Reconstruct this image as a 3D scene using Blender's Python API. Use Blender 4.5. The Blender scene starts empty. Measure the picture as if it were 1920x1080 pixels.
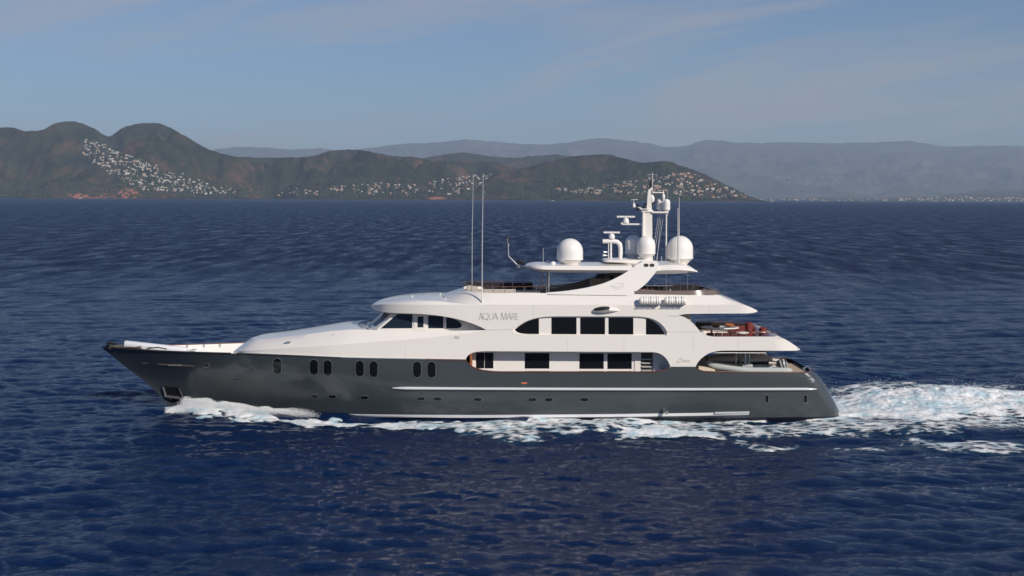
import bpy, bmesh, math, random
import numpy as np
from mathutils import Vector, Matrix, geometry
random.seed(7)
RAD = math.radians
scene = bpy.context.scene
COL = scene.collection

# ---------------------------------------------------------------- camera
HC, FPX, ROLL = 14.94, 2500.0, 0.0042          # eye height (m), focal length in 1920-px units, roll
cd = bpy.data.cameras.new('camera'); cam = bpy.data.objects.new('camera', cd); COL.objects.link(cam)
cd.sensor_width = 36.0; cd.lens = 36.0 * FPX / 1920.0
cd.shift_y = -169.0 / 1920.0
cd.clip_start = 0.5; cd.clip_end = 120000
cam.matrix_world = Matrix.Translation((0, 0, HC)) @ Matrix.Rotation(RAD(90), 4, 'X') @ Matrix.Rotation(ROLL, 4, 'Z')
scene.camera = cam

# ---------------------------------------------------------------- sky and sun
SUN_EL, SUN_AZ = 30.0, 41.0                    # elevation; azimuth to the right of straight-behind the camera
sdir = Vector((math.sin(RAD(SUN_AZ)) * math.cos(RAD(SUN_EL)), -math.cos(RAD(SUN_AZ)) * math.cos(RAD(SUN_EL)), math.sin(RAD(SUN_EL))))
world = bpy.data.worlds.new('World'); scene.world = world; world.use_nodes = True
wn, wl = world.node_tree.nodes, world.node_tree.links
wn.clear()
wo = wn.new('ShaderNodeOutputWorld'); bg = wn.new('ShaderNodeBackground')
sky = wn.new('ShaderNodeTexSky'); sky.sky_type = 'NISHITA'; sky.sun_disc = False
sky.sun_elevation = RAD(SUN_EL); sky.sun_rotation = math.atan2(sdir.x, sdir.y)
sky.altitude = 0; sky.air_density = 1.0; sky.dust_density = 0.3; sky.ozone_density = 4.0
tc = wn.new('ShaderNodeTexCoord'); mp = wn.new('ShaderNodeMapping')
mp.inputs['Scale'].default_value = (3.4, 3.4, 24.0); mp.inputs['Location'].default_value = (3.1, 0.4, 7.7); mp0 = wn.new('ShaderNodeMapping'); mp0.inputs['Rotation'].default_value = (0, RAD(9), 0)
n1 = wn.new('ShaderNodeTexNoise'); n1.inputs['Scale'].default_value = 1.0; n1.inputs['Detail'].default_value = 8; n1.inputs['Roughness'].default_value = .55; n1.inputs['Distortion'].default_value = .5
r1 = wn.new('ShaderNodeMapRange'); r1.inputs['From Min'].default_value = .42; r1.inputs['From Max'].default_value = .68; r1.inputs['To Max'].default_value = .62; r1.inputs['To Min'].default_value = .10; r1.interpolation_type = 'SMOOTHSTEP'
mx = wn.new('ShaderNodeMix'); mx.data_type = 'RGBA'; mx.inputs['B'].default_value = (6.2, 6.0, 6.2, 1)
wl.new(tc.outputs['Generated'], mp0.inputs['Vector']); wl.new(mp0.outputs[0], mp.inputs['Vector']); wl.new(mp.outputs[0], n1.inputs['Vector']); wl.new(n1.outputs[0], r1.inputs[0])
tint = wn.new('ShaderNodeMix'); tint.data_type = 'RGBA'; tint.blend_type = 'MULTIPLY'; tint.inputs['Factor'].default_value = 1; tint.inputs['B'].default_value = (.77, .93, 1.15, 1)
wl.new(sky.outputs[0], tint.inputs['A']); wl.new(tint.outputs['Result'], mx.inputs['A']); sx = wn.new('ShaderNodeSeparateXYZ'); wl.new(tc.outputs['Generated'], sx.inputs[0])
fo = wn.new('ShaderNodeMapRange'); fo.inputs['From Min'].default_value = .13; fo.inputs['From Max'].default_value = .38; fo.inputs['To Min'].default_value = 1; fo.inputs['To Max'].default_value = .12; wl.new(sx.outputs['Z'], fo.inputs[0])
fm = wn.new('ShaderNodeMath'); fm.operation = 'MULTIPLY'; wl.new(r1.outputs[0], fm.inputs[0]); wl.new(fo.outputs[0], fm.inputs[1]); wl.new(fm.outputs[0], mx.inputs['Factor'])
wl.new(mx.outputs['Result'], bg.inputs[0]); bg.inputs[1].default_value = 0.066
wl.new(bg.outputs[0], wo.inputs[0])
sl = bpy.data.lights.new('sun', 'SUN'); sl.energy = 4.45; sl.angle = RAD(.53); sl.color = (1.0, .91, .80)
sun = bpy.data.objects.new('sun', sl); COL.objects.link(sun)
sun.rotation_euler = (-sdir).to_track_quat('-Z', 'Y').to_euler(); sun.location = (60, -60, 90)
scene.view_settings.view_transform = 'Standard'; scene.view_settings.look = 'None'
scene.view_settings.exposure = 0.0; scene.view_settings.gamma = 1.0; scene.view_settings.use_curve_mapping = False
scene.cycles.max_bounces = 8; scene.cycles.transparent_max_bounces = 12; scene.cycles.volume_bounces = 0
scene.cycles.use_denoising = True; scene.cycles.sample_clamp_indirect = 3.0; scene.cycles.caustics_reflective = False; scene.cycles.caustics_refractive = False

# ---------------------------------------------------------------- measuring helpers (photo pixel + distance -> metres)
def P(px, py, Y):
    """world point at distance Y that the photograph shows at (px, py)"""
    dx = px - 960.0; dy = py - 371.0
    u = dx + ROLL * dy; v = dy - ROLL * dx
    return (u * Y / FPX, Y, HC - v * Y / FPX)
YC = 94.6                                       # distance of the yacht's centreline
def U(px, py, hb):                              # hb: metres from the centreline towards the camera
    return P(px, py, YC - hb)
def WP(px, py, z=0.0):                          # point on the level z
    dx = px - 960.0; dy = py - 371.0
    u = dx + ROLL * dy; v = dy - ROLL * dx
    Y = (HC - z) * FPX / v
    return (u * Y / FPX, Y, z)

# ---------------------------------------------------------------- materials
def mat(name, col, rough=.5, metal=0.0, spec=.5, coat=0.0, noise=None, bump=None, trans=0.0, ior=1.5, coord='Object'):
    """noise=(scale, second colour, amount); bump=(scale, distance)"""
    m = bpy.data.materials.new(name); m.use_nodes = True
    n, l = m.node_tree.nodes, m.node_tree.links
    b = n['Principled BSDF']
    b.inputs['Base Color'].default_value = (*col, 1); b.inputs['Roughness'].default_value = rough
    b.inputs['Metallic'].default_value = metal; b.inputs['Specular IOR Level'].default_value = spec
    b.inputs['Coat Weight'].default_value = coat; b.inputs['Coat Roughness'].default_value = .05
    b.inputs['Transmission Weight'].default_value = trans; b.inputs['IOR'].default_value = ior
    t = n.new('ShaderNodeTexCoord')
    if noise:
        x = n.new('ShaderNodeTexNoise'); x.inputs['Scale'].default_value = noise[0]; x.inputs['Detail'].default_value = 5
        l.new(t.outputs[coord], x.inputs['Vector'])
        r = n.new('ShaderNodeMapRange'); r.inputs['From Min'].default_value = .35; r.inputs['From Max'].default_value = .7; r.inputs['To Max'].default_value = noise[2]
        l.new(x.outputs[0], r.inputs[0])
        k = n.new('ShaderNodeMix'); k.data_type = 'RGBA'; k.inputs['A'].default_value = (*col, 1); k.inputs['B'].default_value = (*noise[1], 1)
        l.new(r.outputs[0], k.inputs['Factor']); l.new(k.outputs['Result'], b.inputs['Base Color'])
    if bump:
        x = n.new('ShaderNodeTexNoise'); x.inputs['Scale'].default_value = bump[0]; x.inputs['Detail'].default_value = 4
        l.new(t.outputs[coord], x.inputs['Vector'])
        k = n.new('ShaderNodeBump'); k.inputs['Distance'].default_value = bump[1]; k.inputs['Strength'].default_value = 1
        l.new(x.outputs[0], k.inputs['Height']); l.new(k.outputs[0], b.inputs['Normal'])
    return m

# ---------------------------------------------------------------- mesh helpers
def tag(o, label=None, cat=None, group=None, kind=None):
    if label: o['label'] = label
    if cat: o['category'] = cat
    if group: o['group'] = group
    if kind: o['kind'] = kind
    return o
def empty(name, loc, label=None, cat=None, group=None):
    o = bpy.data.objects.new(name, None); COL.objects.link(o); o.location = loc
    o.empty_display_size = .3
    return tag(o, label, cat, group)
def rootloc(o):
    v = Vector((0, 0, 0))
    while o is not None:
        v += o.location; o = o.parent
    return v
class MB:
    def __init__(s): s.v = []; s.f = []; s.m = []
    def add(s, vs, fs, mi=0):
        k = len(s.v); s.v += [tuple(q) for q in vs]; s.f += [tuple(i + k for i in q) for q in fs]; s.m += [mi] * len(fs)
        return s
    def box(s, c, d, rz=0.0, mi=0, ry=0.0):
        hx, hy, hz = d[0] / 2, d[1] / 2, d[2] / 2
        R = Matrix.Rotation(rz, 3, 'Z') @ Matrix.Rotation(ry, 3, 'Y'); C = Vector(c)
        vs = [C + R @ Vector((x * hx, y * hy, z * hz)) for x in (-1, 1) for y in (-1, 1) for z in (-1, 1)]
        return s.add(vs, [(0, 1, 3, 2), (4, 6, 7, 5), (0, 4, 5, 1), (2, 3, 7, 6), (0, 2, 6, 4), (1, 5, 7, 3)], mi)
    def loft(s, rings, closed=True, caps=True, mi=0):
        n = len(rings[0]); k = len(s.v)
        for r in rings: s.v += [tuple(q) for q in r]
        fs = []
        for a in range(len(rings) - 1):
            for i in range(n if closed else n - 1):
                j = (i + 1) % n
                fs.append((k + a * n + i, k + a * n + j, k + (a + 1) * n + j, k + (a + 1) * n + i))
        if caps and closed:
            fs.append(tuple(k + i for i in range(n))[::-1]); fs.append(tuple(k + (len(rings) - 1) * n + i for i in range(n)))
        s.f += fs; s.m += [mi] * len(fs)
        return s
    def tube(s, pts, r, n=8, mi=0):
        pts = [Vector(p) for p in pts]; rs = r if isinstance(r, (list, tuple)) else [r] * len(pts)
        rings = []; up = None
        for i, p in enumerate(pts):
            t = (pts[min(i + 1, len(pts) - 1)] - pts[max(i - 1, 0)]).normalized()
            if up is None: up = t.orthogonal().normalized()
            up = (up - t * up.dot(t)).normalized(); w = t.cross(up)
            rings.append([p + (up * math.cos(a) + w * math.sin(a)) * rs[i] for a in [2 * math.pi * q / n for q in range(n)]])
        return s.loft(rings, mi=mi)
    def lathe(s, c, prof, n=24, mi=0, sx=1, sy=1):
        rings = [[(c[0] + r * sx * math.cos(2 * math.pi * q / n), c[1] + r * sy * math.sin(2 * math.pi * q / n), c[2] + z) for q in range(n)] for r, z in prof]
        return s.loft(rings, mi=mi)
    def sphere(s, c, r, n=12, mi=0, sz=1):
        return s.lathe(c, [(max(1e-4, r * math.sin(math.pi * i / 8)), -r * sz * math.cos(math.pi * i / 8)) for i in range(9)], n, mi)
    def build(s, name, m, parent=None, smooth=35, bevel=0.0, seg=2):
        me = bpy.data.meshes.new(name)
        o = bpy.data.objects.new(name, me); COL.objects.link(o)
        if parent is not None: o.parent = parent
        off = rootloc(parent) if parent is not None else Vector((0, 0, 0))
        me.from_pydata([(a - off.x, b - off.y, c - off.z) for a, b, c in s.v], [], s.f)
        for q in (m if isinstance(m, (list, tuple)) else [m]): me.materials.append(q)
        me.polygons.foreach_set('material_index', s.m)
        bm = bmesh.new(); bm.from_mesh(me); bmesh.ops.remove_doubles(bm, verts=bm.verts, dist=1e-5)
        bmesh.ops.recalc_face_normals(bm, faces=bm.faces); bm.to_mesh(me); bm.free()
        if smooth:
            me.polygons.foreach_set('use_smooth', [True] * len(me.polygons)); me.set_sharp_from_angle(angle=RAD(smooth))
        if bevel:
            b = o.modifiers.new('bevel', 'BEVEL'); b.width = bevel; b.segments = seg; b.limit_method = 'ANGLE'; b.angle_limit = RAD(40)
        me.update()
        return o
def S(*pts, n=6):
    """smooth (Catmull-Rom) arc through the points"""
    p = [pts[0]] + list(pts) + [pts[-1]]; out = []
    for i in range(1, len(p) - 2):
        a, b, c, d = [np.array(q, float) for q in p[i - 1:i + 3]]
        for k in range(n):
            t = k / n
            out.append(tuple(.5 * ((2 * b) + (c - a) * t + (2 * a - 5 * b + 4 * c - d) * t * t + (3 * b - a - 3 * c + d) * t ** 3)))
    out.append(tuple(float(q) for q in pts[-1]))
    return out
def sample(tab, n):
    """resample a polyline (any dimension) to n points by arc length"""
    t = np.array(tab, float); d = np.r_[0, np.cumsum(np.linalg.norm(np.diff(t, axis=0), axis=1) + 1e-9)]
    s = np.linspace(0, d[-1], n)
    return [tuple(np.interp(q, d, t[:, k]) for k in range(t.shape[1])) for q in s]
def panel(name, outline, hbf, thick, m, parent, stepx=10, cuts=(), bevel=0.0, smooth=25, mapf=None, flip=False, mirror=False, mbs=None):
    """plate cut from an outline measured in the photo (px, py); hbf(px, py) tells how far it stands from the centreline"""
    pts = []
    for q in outline:
        if not pts or (abs(q[0] - pts[-1][0]) + abs(q[1] - pts[-1][1])) > .02: pts.append((q[0], q[1]))
    if abs(pts[0][0] - pts[-1][0]) + abs(pts[0][1] - pts[-1][1]) < .02: pts.pop()
    tri = geometry.tessellate_polygon([[Vector((a, b, 0)) for a, b in pts]])
    bm = bmesh.new(); vs = [bm.verts.new((a, b, 0)) for a, b in pts]
    for t in tri:
        try: bm.faces.new([vs[i] for i in t])
        except ValueError: pass
    x0 = min(a for a, b in pts); x1 = max(a for a, b in pts)
    k = math.floor(x0 / stepx) * stepx + stepx
    while k < x1 - .01:
        bmesh.ops.bisect_plane(bm, geom=bm.verts[:] + bm.edges[:] + bm.faces[:], dist=1e-4, plane_co=(k, 0, 0), plane_no=(1, 0, 0)); k += stepx
    for c in cuts:
        bmesh.ops.bisect_plane(bm, geom=bm.verts[:] + bm.edges[:] + bm.faces[:], dist=1e-4, plane_co=(0, c, 0), plane_no=(0, 1, 0))
    bm.verts.index_update()
    co = [tuple(v.co) for v in bm.verts]; fs = [[v.index for v in f.verts] for f in bm.faces]
    be = [(e.verts[0].index, e.verts[1].index) for e in bm.edges if len(e.link_faces) == 1]
    bm.free()
    n = len(co)
    front = []; back = []
    for a, b, _ in co:
        if mapf: f_, g_ = mapf(a, b, 0.0), mapf(a, b, -thick)
        else:
            h = hbf(a, b); f_ = U(a, b, h); g_ = (f_[0], f_[1] + thick, f_[2])
        if mirror: f_ = (f_[0], 2 * YC - f_[1], f_[2]); g_ = (g_[0], 2 * YC - g_[1], g_[2])
        front.append(f_); back.append(g_)
    mb = mbs or MB()
    mb.add(front + back, fs + [tuple(i + n for i in f)[::-1] for f in fs] + [(a, b, b + n, a + n) for a, b in be])
    if mbs: return mb
    return mb.build(name, m, parent, smooth=smooth, bevel=bevel)
def vn(x, y, seed=0):
    i = np.floor(x); j = np.floor(y); u = x - i; v = y - j
    u = u * u * u * (u * (u * 6 - 15) + 10); v = v * v * v * (v * (v * 6 - 15) + 10)
    def h(a, b):
        q = np.sin(a * 127.1 + b * 311.7 + seed * 74.7) * 43758.5453
        return q - np.floor(q)
    return (h(i, j) * (1 - u) + h(i + 1, j) * u) * (1 - v) + (h(i, j + 1) * (1 - u) + h(i + 1, j + 1) * u) * v
def fbm(x, y, octv=5, seed=0, gain=.5, ridged=False):
    t = 0; a = 1; s = 0
    for k in range(octv):
        q = vn(x * 2 ** k + 13.7 * k, y * 2 ** k + 7.3 * k, seed + k)
        if ridged: q = 1 - abs(2 * q - 1)
        t = t + a * q; s += a; a *= gain
    return t / s
def gridmesh(name, V, nr, nc, m, close=False, keep=None):
    """V: (nr*nc, 3) array"""
    i = np.arange(nr - 1)[:, None] * nc + np.arange(nc - 1)[None, :]
    q = np.stack([i, i + 1, i + 1 + nc, i + nc], -1).reshape(-1, 4)
    if keep is not None: q = q[keep.reshape(nr, nc)[:-1, :-1].reshape(-1)]
    if keep is not None:
        used = np.unique(q); remap = -np.ones(len(V), int); remap[used] = np.arange(len(used)); V = V[used]; q = remap[q]
    me = bpy.data.meshes.new(name); me.vertices.add(len(V)); me.vertices.foreach_set('co', V.astype(np.float32).ravel())
    me.loops.add(q.size); me.loops.foreach_set('vertex_index', q.astype(np.int32).ravel())
    me.polygons.add(len(q)); me.polygons.foreach_set('loop_start', np.arange(0, q.size, 4, dtype=np.int32))
    me.polygons.foreach_set('use_smooth', np.ones(len(q), bool))
    me.update(calc_edges=True); me.materials.append(m)
    o = bpy.data.objects.new(name, me); COL.objects.link(o)
    return (o, used) if keep is not None else o
def vattr(o, name, vals):
    a = o.data.attributes.new(name, 'FLOAT', 'POINT'); a.data.foreach_set('value', np.asarray(vals, np.float32))
HAZE_D = 3.7e-5
# ================================================================ SEA
rng = np.random.default_rng(11)
def train(n_, l0, l1, a0, spread, rms, lp):
    """one wave train: wavelengths l0..l1, mean heading a0, total slope rms, energy peaking near lp"""
    l_ = l0 * (l1 / l0) ** ((np.arange(n_) + rng.uniform(0, 1, n_)) / n_)
    w = np.exp(-(np.log(l_ / lp) / .75) ** 2) + .25
    sl_ = w / np.sqrt((w ** 2).sum() / 2) * rms
    return l_, RAD(a0) + rng.normal(0, spread, n_), sl_ * l_ / (2 * np.pi)
TR = [train(70, .32, 3.4, -110, .30, .150, 1.15), train(60, .32, 3.4, -82, .30, .135, 1.0), train(26, 2.4, 7.5, -72, .26, .085, 3.8), train(12, 8, 22, -60, .22, .030, 12)]
lam, ang, amp = [np.concatenate([t[i] for t in TR]) for i in range(3)]; NW = len(lam)
kx = 2 * np.pi / lam * np.cos(ang); ky = 2 * np.pi / lam * np.sin(ang); ph = rng.uniform(0, 2 * np.pi, NW)
def sea(x, y, cell):
    """height and horizontal choppy offsets of the wave field, waves shorter than the mesh cell left out"""
    z = np.zeros_like(x); ox = np.zeros_like(x); oy = np.zeros_like(x)
    gust = .62 + .76 * fbm(x / 23., y / 41., 3, 5)
    for i in range(NW):
        w = np.clip(lam[i] / (2.2 * cell) - .9, 0, 1)
        if not w.max() > 0: continue
        p = kx[i] * x + ky[i] * y + ph[i]; c = amp[i] * w * (gust if lam[i] < 4 else 1)
        z += c * np.cos(p); s = c * np.sin(p); ox += s * math.cos(ang[i]) * 1.5; oy += s * math.sin(ang[i]) * 1.5
    return z, ox, oy
# foam paths: world (x, y, half width, density); taken from where the white water lies on the sea
def strokes(L):
    return [[(*WP(a, b)[:2], w, d) for a, b, w, d in s] for s in L]
NEAR = strokes([
    [(340, 771, .9, 1.2), (360, 775, 1.5, 1.35), (400, 779, 1.6, 1.35), (470, 785, 1.5, 1.3), (560, 790, 1.3, 1.28), (640, 794, 1.4, 1.22), (760, 800, 2.1, 1.1), (880, 805, 3.0, 1.04), (960, 808, 3.3, 1.0), (1040, 804, 3.0, .97), (1120, 800, 2.4, .9), (1250, 803, 2.8, .88), (1350, 805, 3.0, .9), (1480, 806, 3.3, .9), (1600, 800, 3.4, .9)],
    [(700, 792, .8, .8), (860, 791, 1.2, .95), (1000, 790, 1.2, 1.0), (1200, 788, 1.1, .95), (1400, 785, 1.3, 1.1), (1570, 783, 1.8, 1.25), (1680, 784, 2.4, 1.1)],
    [(1140, 812, 1.0, .7), (1210, 817, 1.5, 1.3), (1300, 819, 1.3, 1.2), (1345, 822, 1.0, .85)],
    [(1330, 824, 1.2, .75), (1430, 830, 1.6, .85), (1490, 833, .8, .7)],
    [(1560, 812, 2.4, .7), (1700, 806, 2.8, .78), (1800, 800, 2.8, .85), (1920, 797, 3.0, .9), (2100, 795, 3.2, .9)],
    [(1570, 845, .6, .6), (1620, 841, 1.5, .85), (1665, 838, .7, .62)],
    [(1700, 828, 1.2, .62), (1790, 838, 2.6, .86), (1920, 838, 3.0, .86), (2100, 838, 3., .8)],
    [(1735, 862, .4, .7), (1775, 868, .5, .7)],
    [(715, 868, .5, .6), (760, 871, .7, .62), (800, 873, .3, .5)],
    [(1585, 682, .8, .6), (1605, 679, 1.5, .9), (1625, 681, .8, .6)],
    [(1665, 699, 1.2, .6), (1695, 701, 2.0, .85), (1715, 705, 1.0, .6)],
])
XST = U(1560, 770, 0)[0]
NEAR.append([(XST - .5, YC, 4.4, 1.5), (XST + 5, YC + .3, 5.6, 1.45), (XST + 12, YC + 1, 6.6, 1.35), (XST + 22, YC + 1.5, 7.4, 1.15), (XST + 50, YC + 2, 8., 1.0)])
NEAR.append([(XST - 8, YC + 6.5, 2.2, .75), (XST + 4, YC + 8.2, 2.6, .8), (XST + 20, YC + 10.5, 2.6, .85), (XST + 50, YC + 13, 3., .85)])
for s in strokes([[(322, 772, 1.2, 1.1), (380, 778, 1.6, 1.1), (470, 786, 1.8, 1.1), (700, 800, 2.0, .9), (1100, 806, 2.4, .85), (1500, 806, 2.6, .85)]]):
    NEAR.append([(x, 2 * YC - y, w, d) for x, y, w, d in s])       # the far side throws the same water
def foamfield(x, y):
    F = np.zeros_like(x)
    wx = x + 2.2 * (fbm(x / 2.6, y / 2.2, 4, 41, .6) - .5) * 2; wy = y + 2.2 * (fbm(x / 3.1, y / 2.2, 4, 43, .6) - .5) * 2
    for s in NEAR:
        for (x0, y0, w0, d0), (x1, y1, w1, d1) in zip(s[:-1], s[1:]):
            ex, ey = x1 - x0, y1 - y0; L2 = ex * ex + ey * ey
            t = np.clip(((wx - x0) * ex + (wy - y0) * ey) / L2, 0, 1)
            d = np.hypot(wx - x0 - t * ex, wy - y0 - t * ey) / (w0 + (w1 - w0) * t)
            c = np.clip(1.25 - d, 0, 1) / 1.0; c = c * c * (3 - 2 * c)
            F = np.maximum(F, np.clip(c * 1.3, 0, 1) * (d0 + (d1 - d0) * t))
    return F * (.80 + .34 * fbm(x / 3.4, y / 3.0, 3, 47))
def g(v, s): return np.exp(-(v / s) ** 2)
BX, BY = WP(345, 772)[:2]
def wake(x, y):
    """the water the hull pushes up: bow waves, side troughs, the stern hump"""
    z = np.zeros_like(x)
    for sgn in (1, -1):
        yy = y if sgn == 1 else 2 * YC - y
        t = x - BX                                # bow crest leaves the stem and opens outwards
        yc = BY - .1 - .20 * np.clip(t, -2, 99)
        ring = np.clip(1 - np.abs(t - 1.5) / 4.5, 0, 1) ** 1.3 * .26 + .20 * np.clip((t + 1.5) / 2, 0, 1) * np.exp(-np.clip(t, 0, 99) / 9.)
        z += ring * g(yy - yc, 1.0)
        z += .34 * np.clip((t - 14) / 6, 0, 1) * np.clip((42 - t) / 10, 0, 1) * g(yy - (YC - 8.2), 1.5) * (.6 + .5 * np.sin(x * .42))
        z -= .22 * np.clip((t - 8) / 8, 0, 1) * np.clip((48 - t) / 6, 0, 1) * g(yy - (YC - 12.2), 2.2)
        z -= .36 * np.clip((t - 6) / 6, 0, 1) * np.clip((46 - t) / 5, 0, 1) * g(yy - (YC - 5.4), 1.5)
    t = x - XST
    up = np.clip(t / 6, 0, 1); up = up * up * (3 - 2 * up)
    z += .88 * up * np.exp(-np.clip(t - 6, 0, 99) / 26.) * g(y - (YC + 2.3), 3.8) * (.86 + .16 * np.sin(x * .8 + 1))
    z += .42 * np.clip((t + 2) / 5, 0, 1) * g(y - (YC - 7.8 - t * .05), 1.8) * (.7 + .45 * np.sin(x * .45 + 2))
    z += .5 * np.clip((t - 9) / 5, 0, 1) * g(y - 83.2, 1.5)
    z -= .35 * np.clip((t - 7) / 5, 0, 1) * g(y - 80.6, 1.5)
    z += .5 * np.clip(t / 6, 0, 1) * g(y - (YC + 9.2), 1.7) * (.7 + .4 * np.sin(x * .5))
    return z
# one sheet: fine inside the view, coarse elsewhere, out past the horizon
th = np.r_[np.linspace(-math.pi, -RAD(40), 50)[:-1], np.linspace(-RAD(40), -RAD(25), 60)[:-1], np.linspace(-RAD(25), RAD(25), 860), np.linspace(RAD(25), RAD(40), 60)[1:], np.linspace(RAD(40), math.pi, 50)[1:]]
rr = [2.0]
while rr[-1] < 60000:
    r = rr[-1]
    if r < 38: d = 3
    elif r < 120: d = .165
    else: d = max(.165, 1.35 * r * r / (HC * 1333) * .24, (r - 120) * .0024)
    rr.append(r + min(d, r * .03 if r > 400 else d))
rr = np.array(rr); NR, NC = len(rr), len(th)
Rg, Tg = np.meshgrid(rr, th, indexing='ij')
X = (Rg * np.sin(Tg)).ravel(); Yw = (Rg * np.cos(Tg)).ravel()
drow = np.gradient(rr)[:, None] * np.ones(NC)[None, :]; dcol = Rg * np.gradient(th)[None, :]
cell = np.maximum(drow, dcol).ravel()
act = cell < 8
z = np.zeros(len(X)); ox = np.zeros(len(X)); oy = np.zeros(len(X))
z[act], ox[act], oy[act] = sea(X[act], Yw[act], np.maximum(drow, dcol * .8).ravel()[act])
near = (X > -40) & (X < 90) & (Yw > 74) & (Yw < 116)
z[near] += wake(X[near], Yw[near])
aer = np.zeros(len(X)); aer[near] = np.clip(foamfield(X[near], Yw[near]) - .45, 0, 1.0)
V = np.stack([X + ox, Yw + oy, z], 1)
# water material
mw = bpy.data.materials.new('sea_water'); mw.use_nodes = True
n, l = mw.node_tree.nodes, mw.node_tree.links; b = n['Principled BSDF']
b.inputs['Roughness'].default_value = .1; b.inputs['IOR'].default_value = 1.333; b.inputs['Specular IOR Level'].default_value = .5
at = n.new('ShaderNodeAttribute'); at.attribute_name = 'aer'; lo = n.new('ShaderNodeAttribute'); lo.attribute_name = 'coarse'
tcw = n.new('ShaderNodeTexCoord')
k1 = n.new('ShaderNodeMix'); k1.data_type = 'RGBA'; k1.inputs['A'].default_value = (.0012, .0130, .058, 1); k1.inputs['B'].default_value = (.03, .17, .25, 1)
nz = n.new('ShaderNodeTexNoise'); nz.inputs['Scale'].default_value = .55; nz.inputs['Detail'].default_value = 3; l.new(tcw.outputs['Object'], nz.inputs['Vector'])
mu = n.new('ShaderNodeMath'); mu.operation = 'MULTIPLY'; l.new(at.outputs['Fac'], mu.inputs[0]); l.new(nz.outputs[0], mu.inputs[1])
l.new(mu.outputs[0], k1.inputs['Factor']); l.new(k1.outputs['Result'], b.inputs['Base Color'])
def bumpn(scale, dist, strength, prev=None, stretch=(1, 1, 1), detail=3, rough=.55):
    mpn = n.new('ShaderNodeMapping'); mpn.inputs['Scale'].default_value = stretch; l.new(tcw.outputs['Object'], mpn.inputs['Vector'])
    x = n.new('ShaderNodeTexNoise'); x.inputs['Scale'].default_value = scale; x.inputs['Detail'].default_value = detail; x.inputs['Roughness'].default_value = rough
    l.new(mpn.outputs[0], x.inputs['Vector'])
    k = n.new('ShaderNodeBump'); k.inputs['Distance'].default_value = dist
    if isinstance(strength, float): k.inputs['Strength'].default_value = strength
    else: l.new(strength, k.inputs['Strength'])
    l.new(x.outputs[0], k.inputs['Height'])
    if prev is not None: l.new(prev.outputs[0], k.inputs['Normal'])
    return k
c1 = bumpn(.55, 2.2, lo.outputs['Fac'], None, (.75, 1.15, 1), 5, .66)
rr_ = n.new('ShaderNodeMapRange'); rr_.inputs['To Min'].default_value = .10; rr_.inputs['To Max'].default_value = .42; l.new(lo.outputs['Fac'], rr_.inputs[0])
gm = n.new('ShaderNodeMapping'); gm.inputs['Scale'].default_value = (.20, .032, 1); l.new(tcw.outputs['Object'], gm.inputs['Vector'])
gn = n.new('ShaderNodeTexNoise'); gn.inputs['Scale'].default_value = 1; gn.inputs['Detail'].default_value = 5; gn.inputs['Roughness'].default_value = .72; l.new(gm.outputs[0], gn.inputs['Vector'])
gr = n.new('ShaderNodeMapRange'); gr.inputs['From Min'].default_value = .3; gr.inputs['From Max'].default_value = .7; gr.inputs['To Min'].default_value = .25; gr.inputs['To Max'].default_value = 1.7; l.new(gn.outputs[0], gr.inputs[0])
gq = n.new('ShaderNodeMath'); gq.operation = 'MULTIPLY'; l.new(rr_.outputs[0], gq.inputs[0]); l.new(gr.outputs[0], gq.inputs[1]); l.new(gq.outputs[0], b.inputs['Roughness'])
c2 = bumpn(2.6, .21, 1.0, c1, (.65, 1.5, 1), 5, .66)
c2 = bumpn(8.0, .05, 1.0, c2, (.7, 1.4, 1), 3, .6)
l.new(c2.outputs[0], b.inputs['Normal'])
water = gridmesh('water', V, NR, NC, mw); tag(water, kind='structure')
vattr(water, 'aer', aer); vattr(water, 'coarse', np.clip((cell - .25) / 1.2, 0, 1))
# ---- foam lying on the water: its own lumpy sheet
FX0, FX1, FY0, FY1, CS = -28.0, 62.0, 76.0, 112.0, .105
gx = np.arange(FX0, FX1, CS); gy = np.arange(FY0, FY1, CS); GY, GX = np.meshgrid(gy, gx, indexing='ij')
fx, fy = GX.ravel(), GY.ravel()
F = foamfield(fx, fy)
zz, fox, foy = sea(fx, fy, np.full(len(fx), .24)); zz += wake(fx, fy)
lump = fbm(fx / .75, fy / .8, 5, 61, .75, True); big = fbm(fx / 2.6, fy / 3.0, 3, 67)
hi = np.clip(F - .72, 0, .8)
stern = np.clip((fx - XST + 1) / 5, 0, 1) * g(fy - (YC + 1.5), 4.5)
bow = g(fx - BX - 1.2, 2.6) + .5 * g(fx - BX - 5, 4)
zz = zz + .045 + hi * (.24 * lump + .12 * big) * (1 + 1.7 * stern + .2 * bow) - .05 * np.clip(.5 - F, 0, .5)
FV = np.stack([fx + fox, fy + foy, zz], 1)
mf = bpy.data.materials.new('sea_foam'); mf.use_nodes = True
n, l = mf.node_tree.nodes, mf.node_tree.links; b = n['Principled BSDF']
b.inputs['Base Color'].default_value = (.80, .84, .86, 1); b.inputs['Roughness'].default_value = .75; b.inputs['Specular IOR Level'].default_value = .25
b.inputs['Subsurface Weight'].default_value = 0
at = n.new('ShaderNodeAttribute'); at.attribute_name = 'foam'; tcw = n.new('ShaderNodeTexCoord')
mpn = n.new('ShaderNodeMapping'); mpn.inputs['Scale'].default_value = (.62, 1.25, 1.0); l.new(tcw.outputs['Object'], mpn.inputs['Vector'])
nb = n.new('ShaderNodeTexNoise'); nb.inputs['Scale'].default_value = 2.1; nb.inputs['Detail'].default_value = 9; nb.inputs['Roughness'].default_value = .72; nb.inputs['Distortion'].default_value = .5
l.new(mpn.outputs[0], nb.inputs['Vector'])
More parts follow.
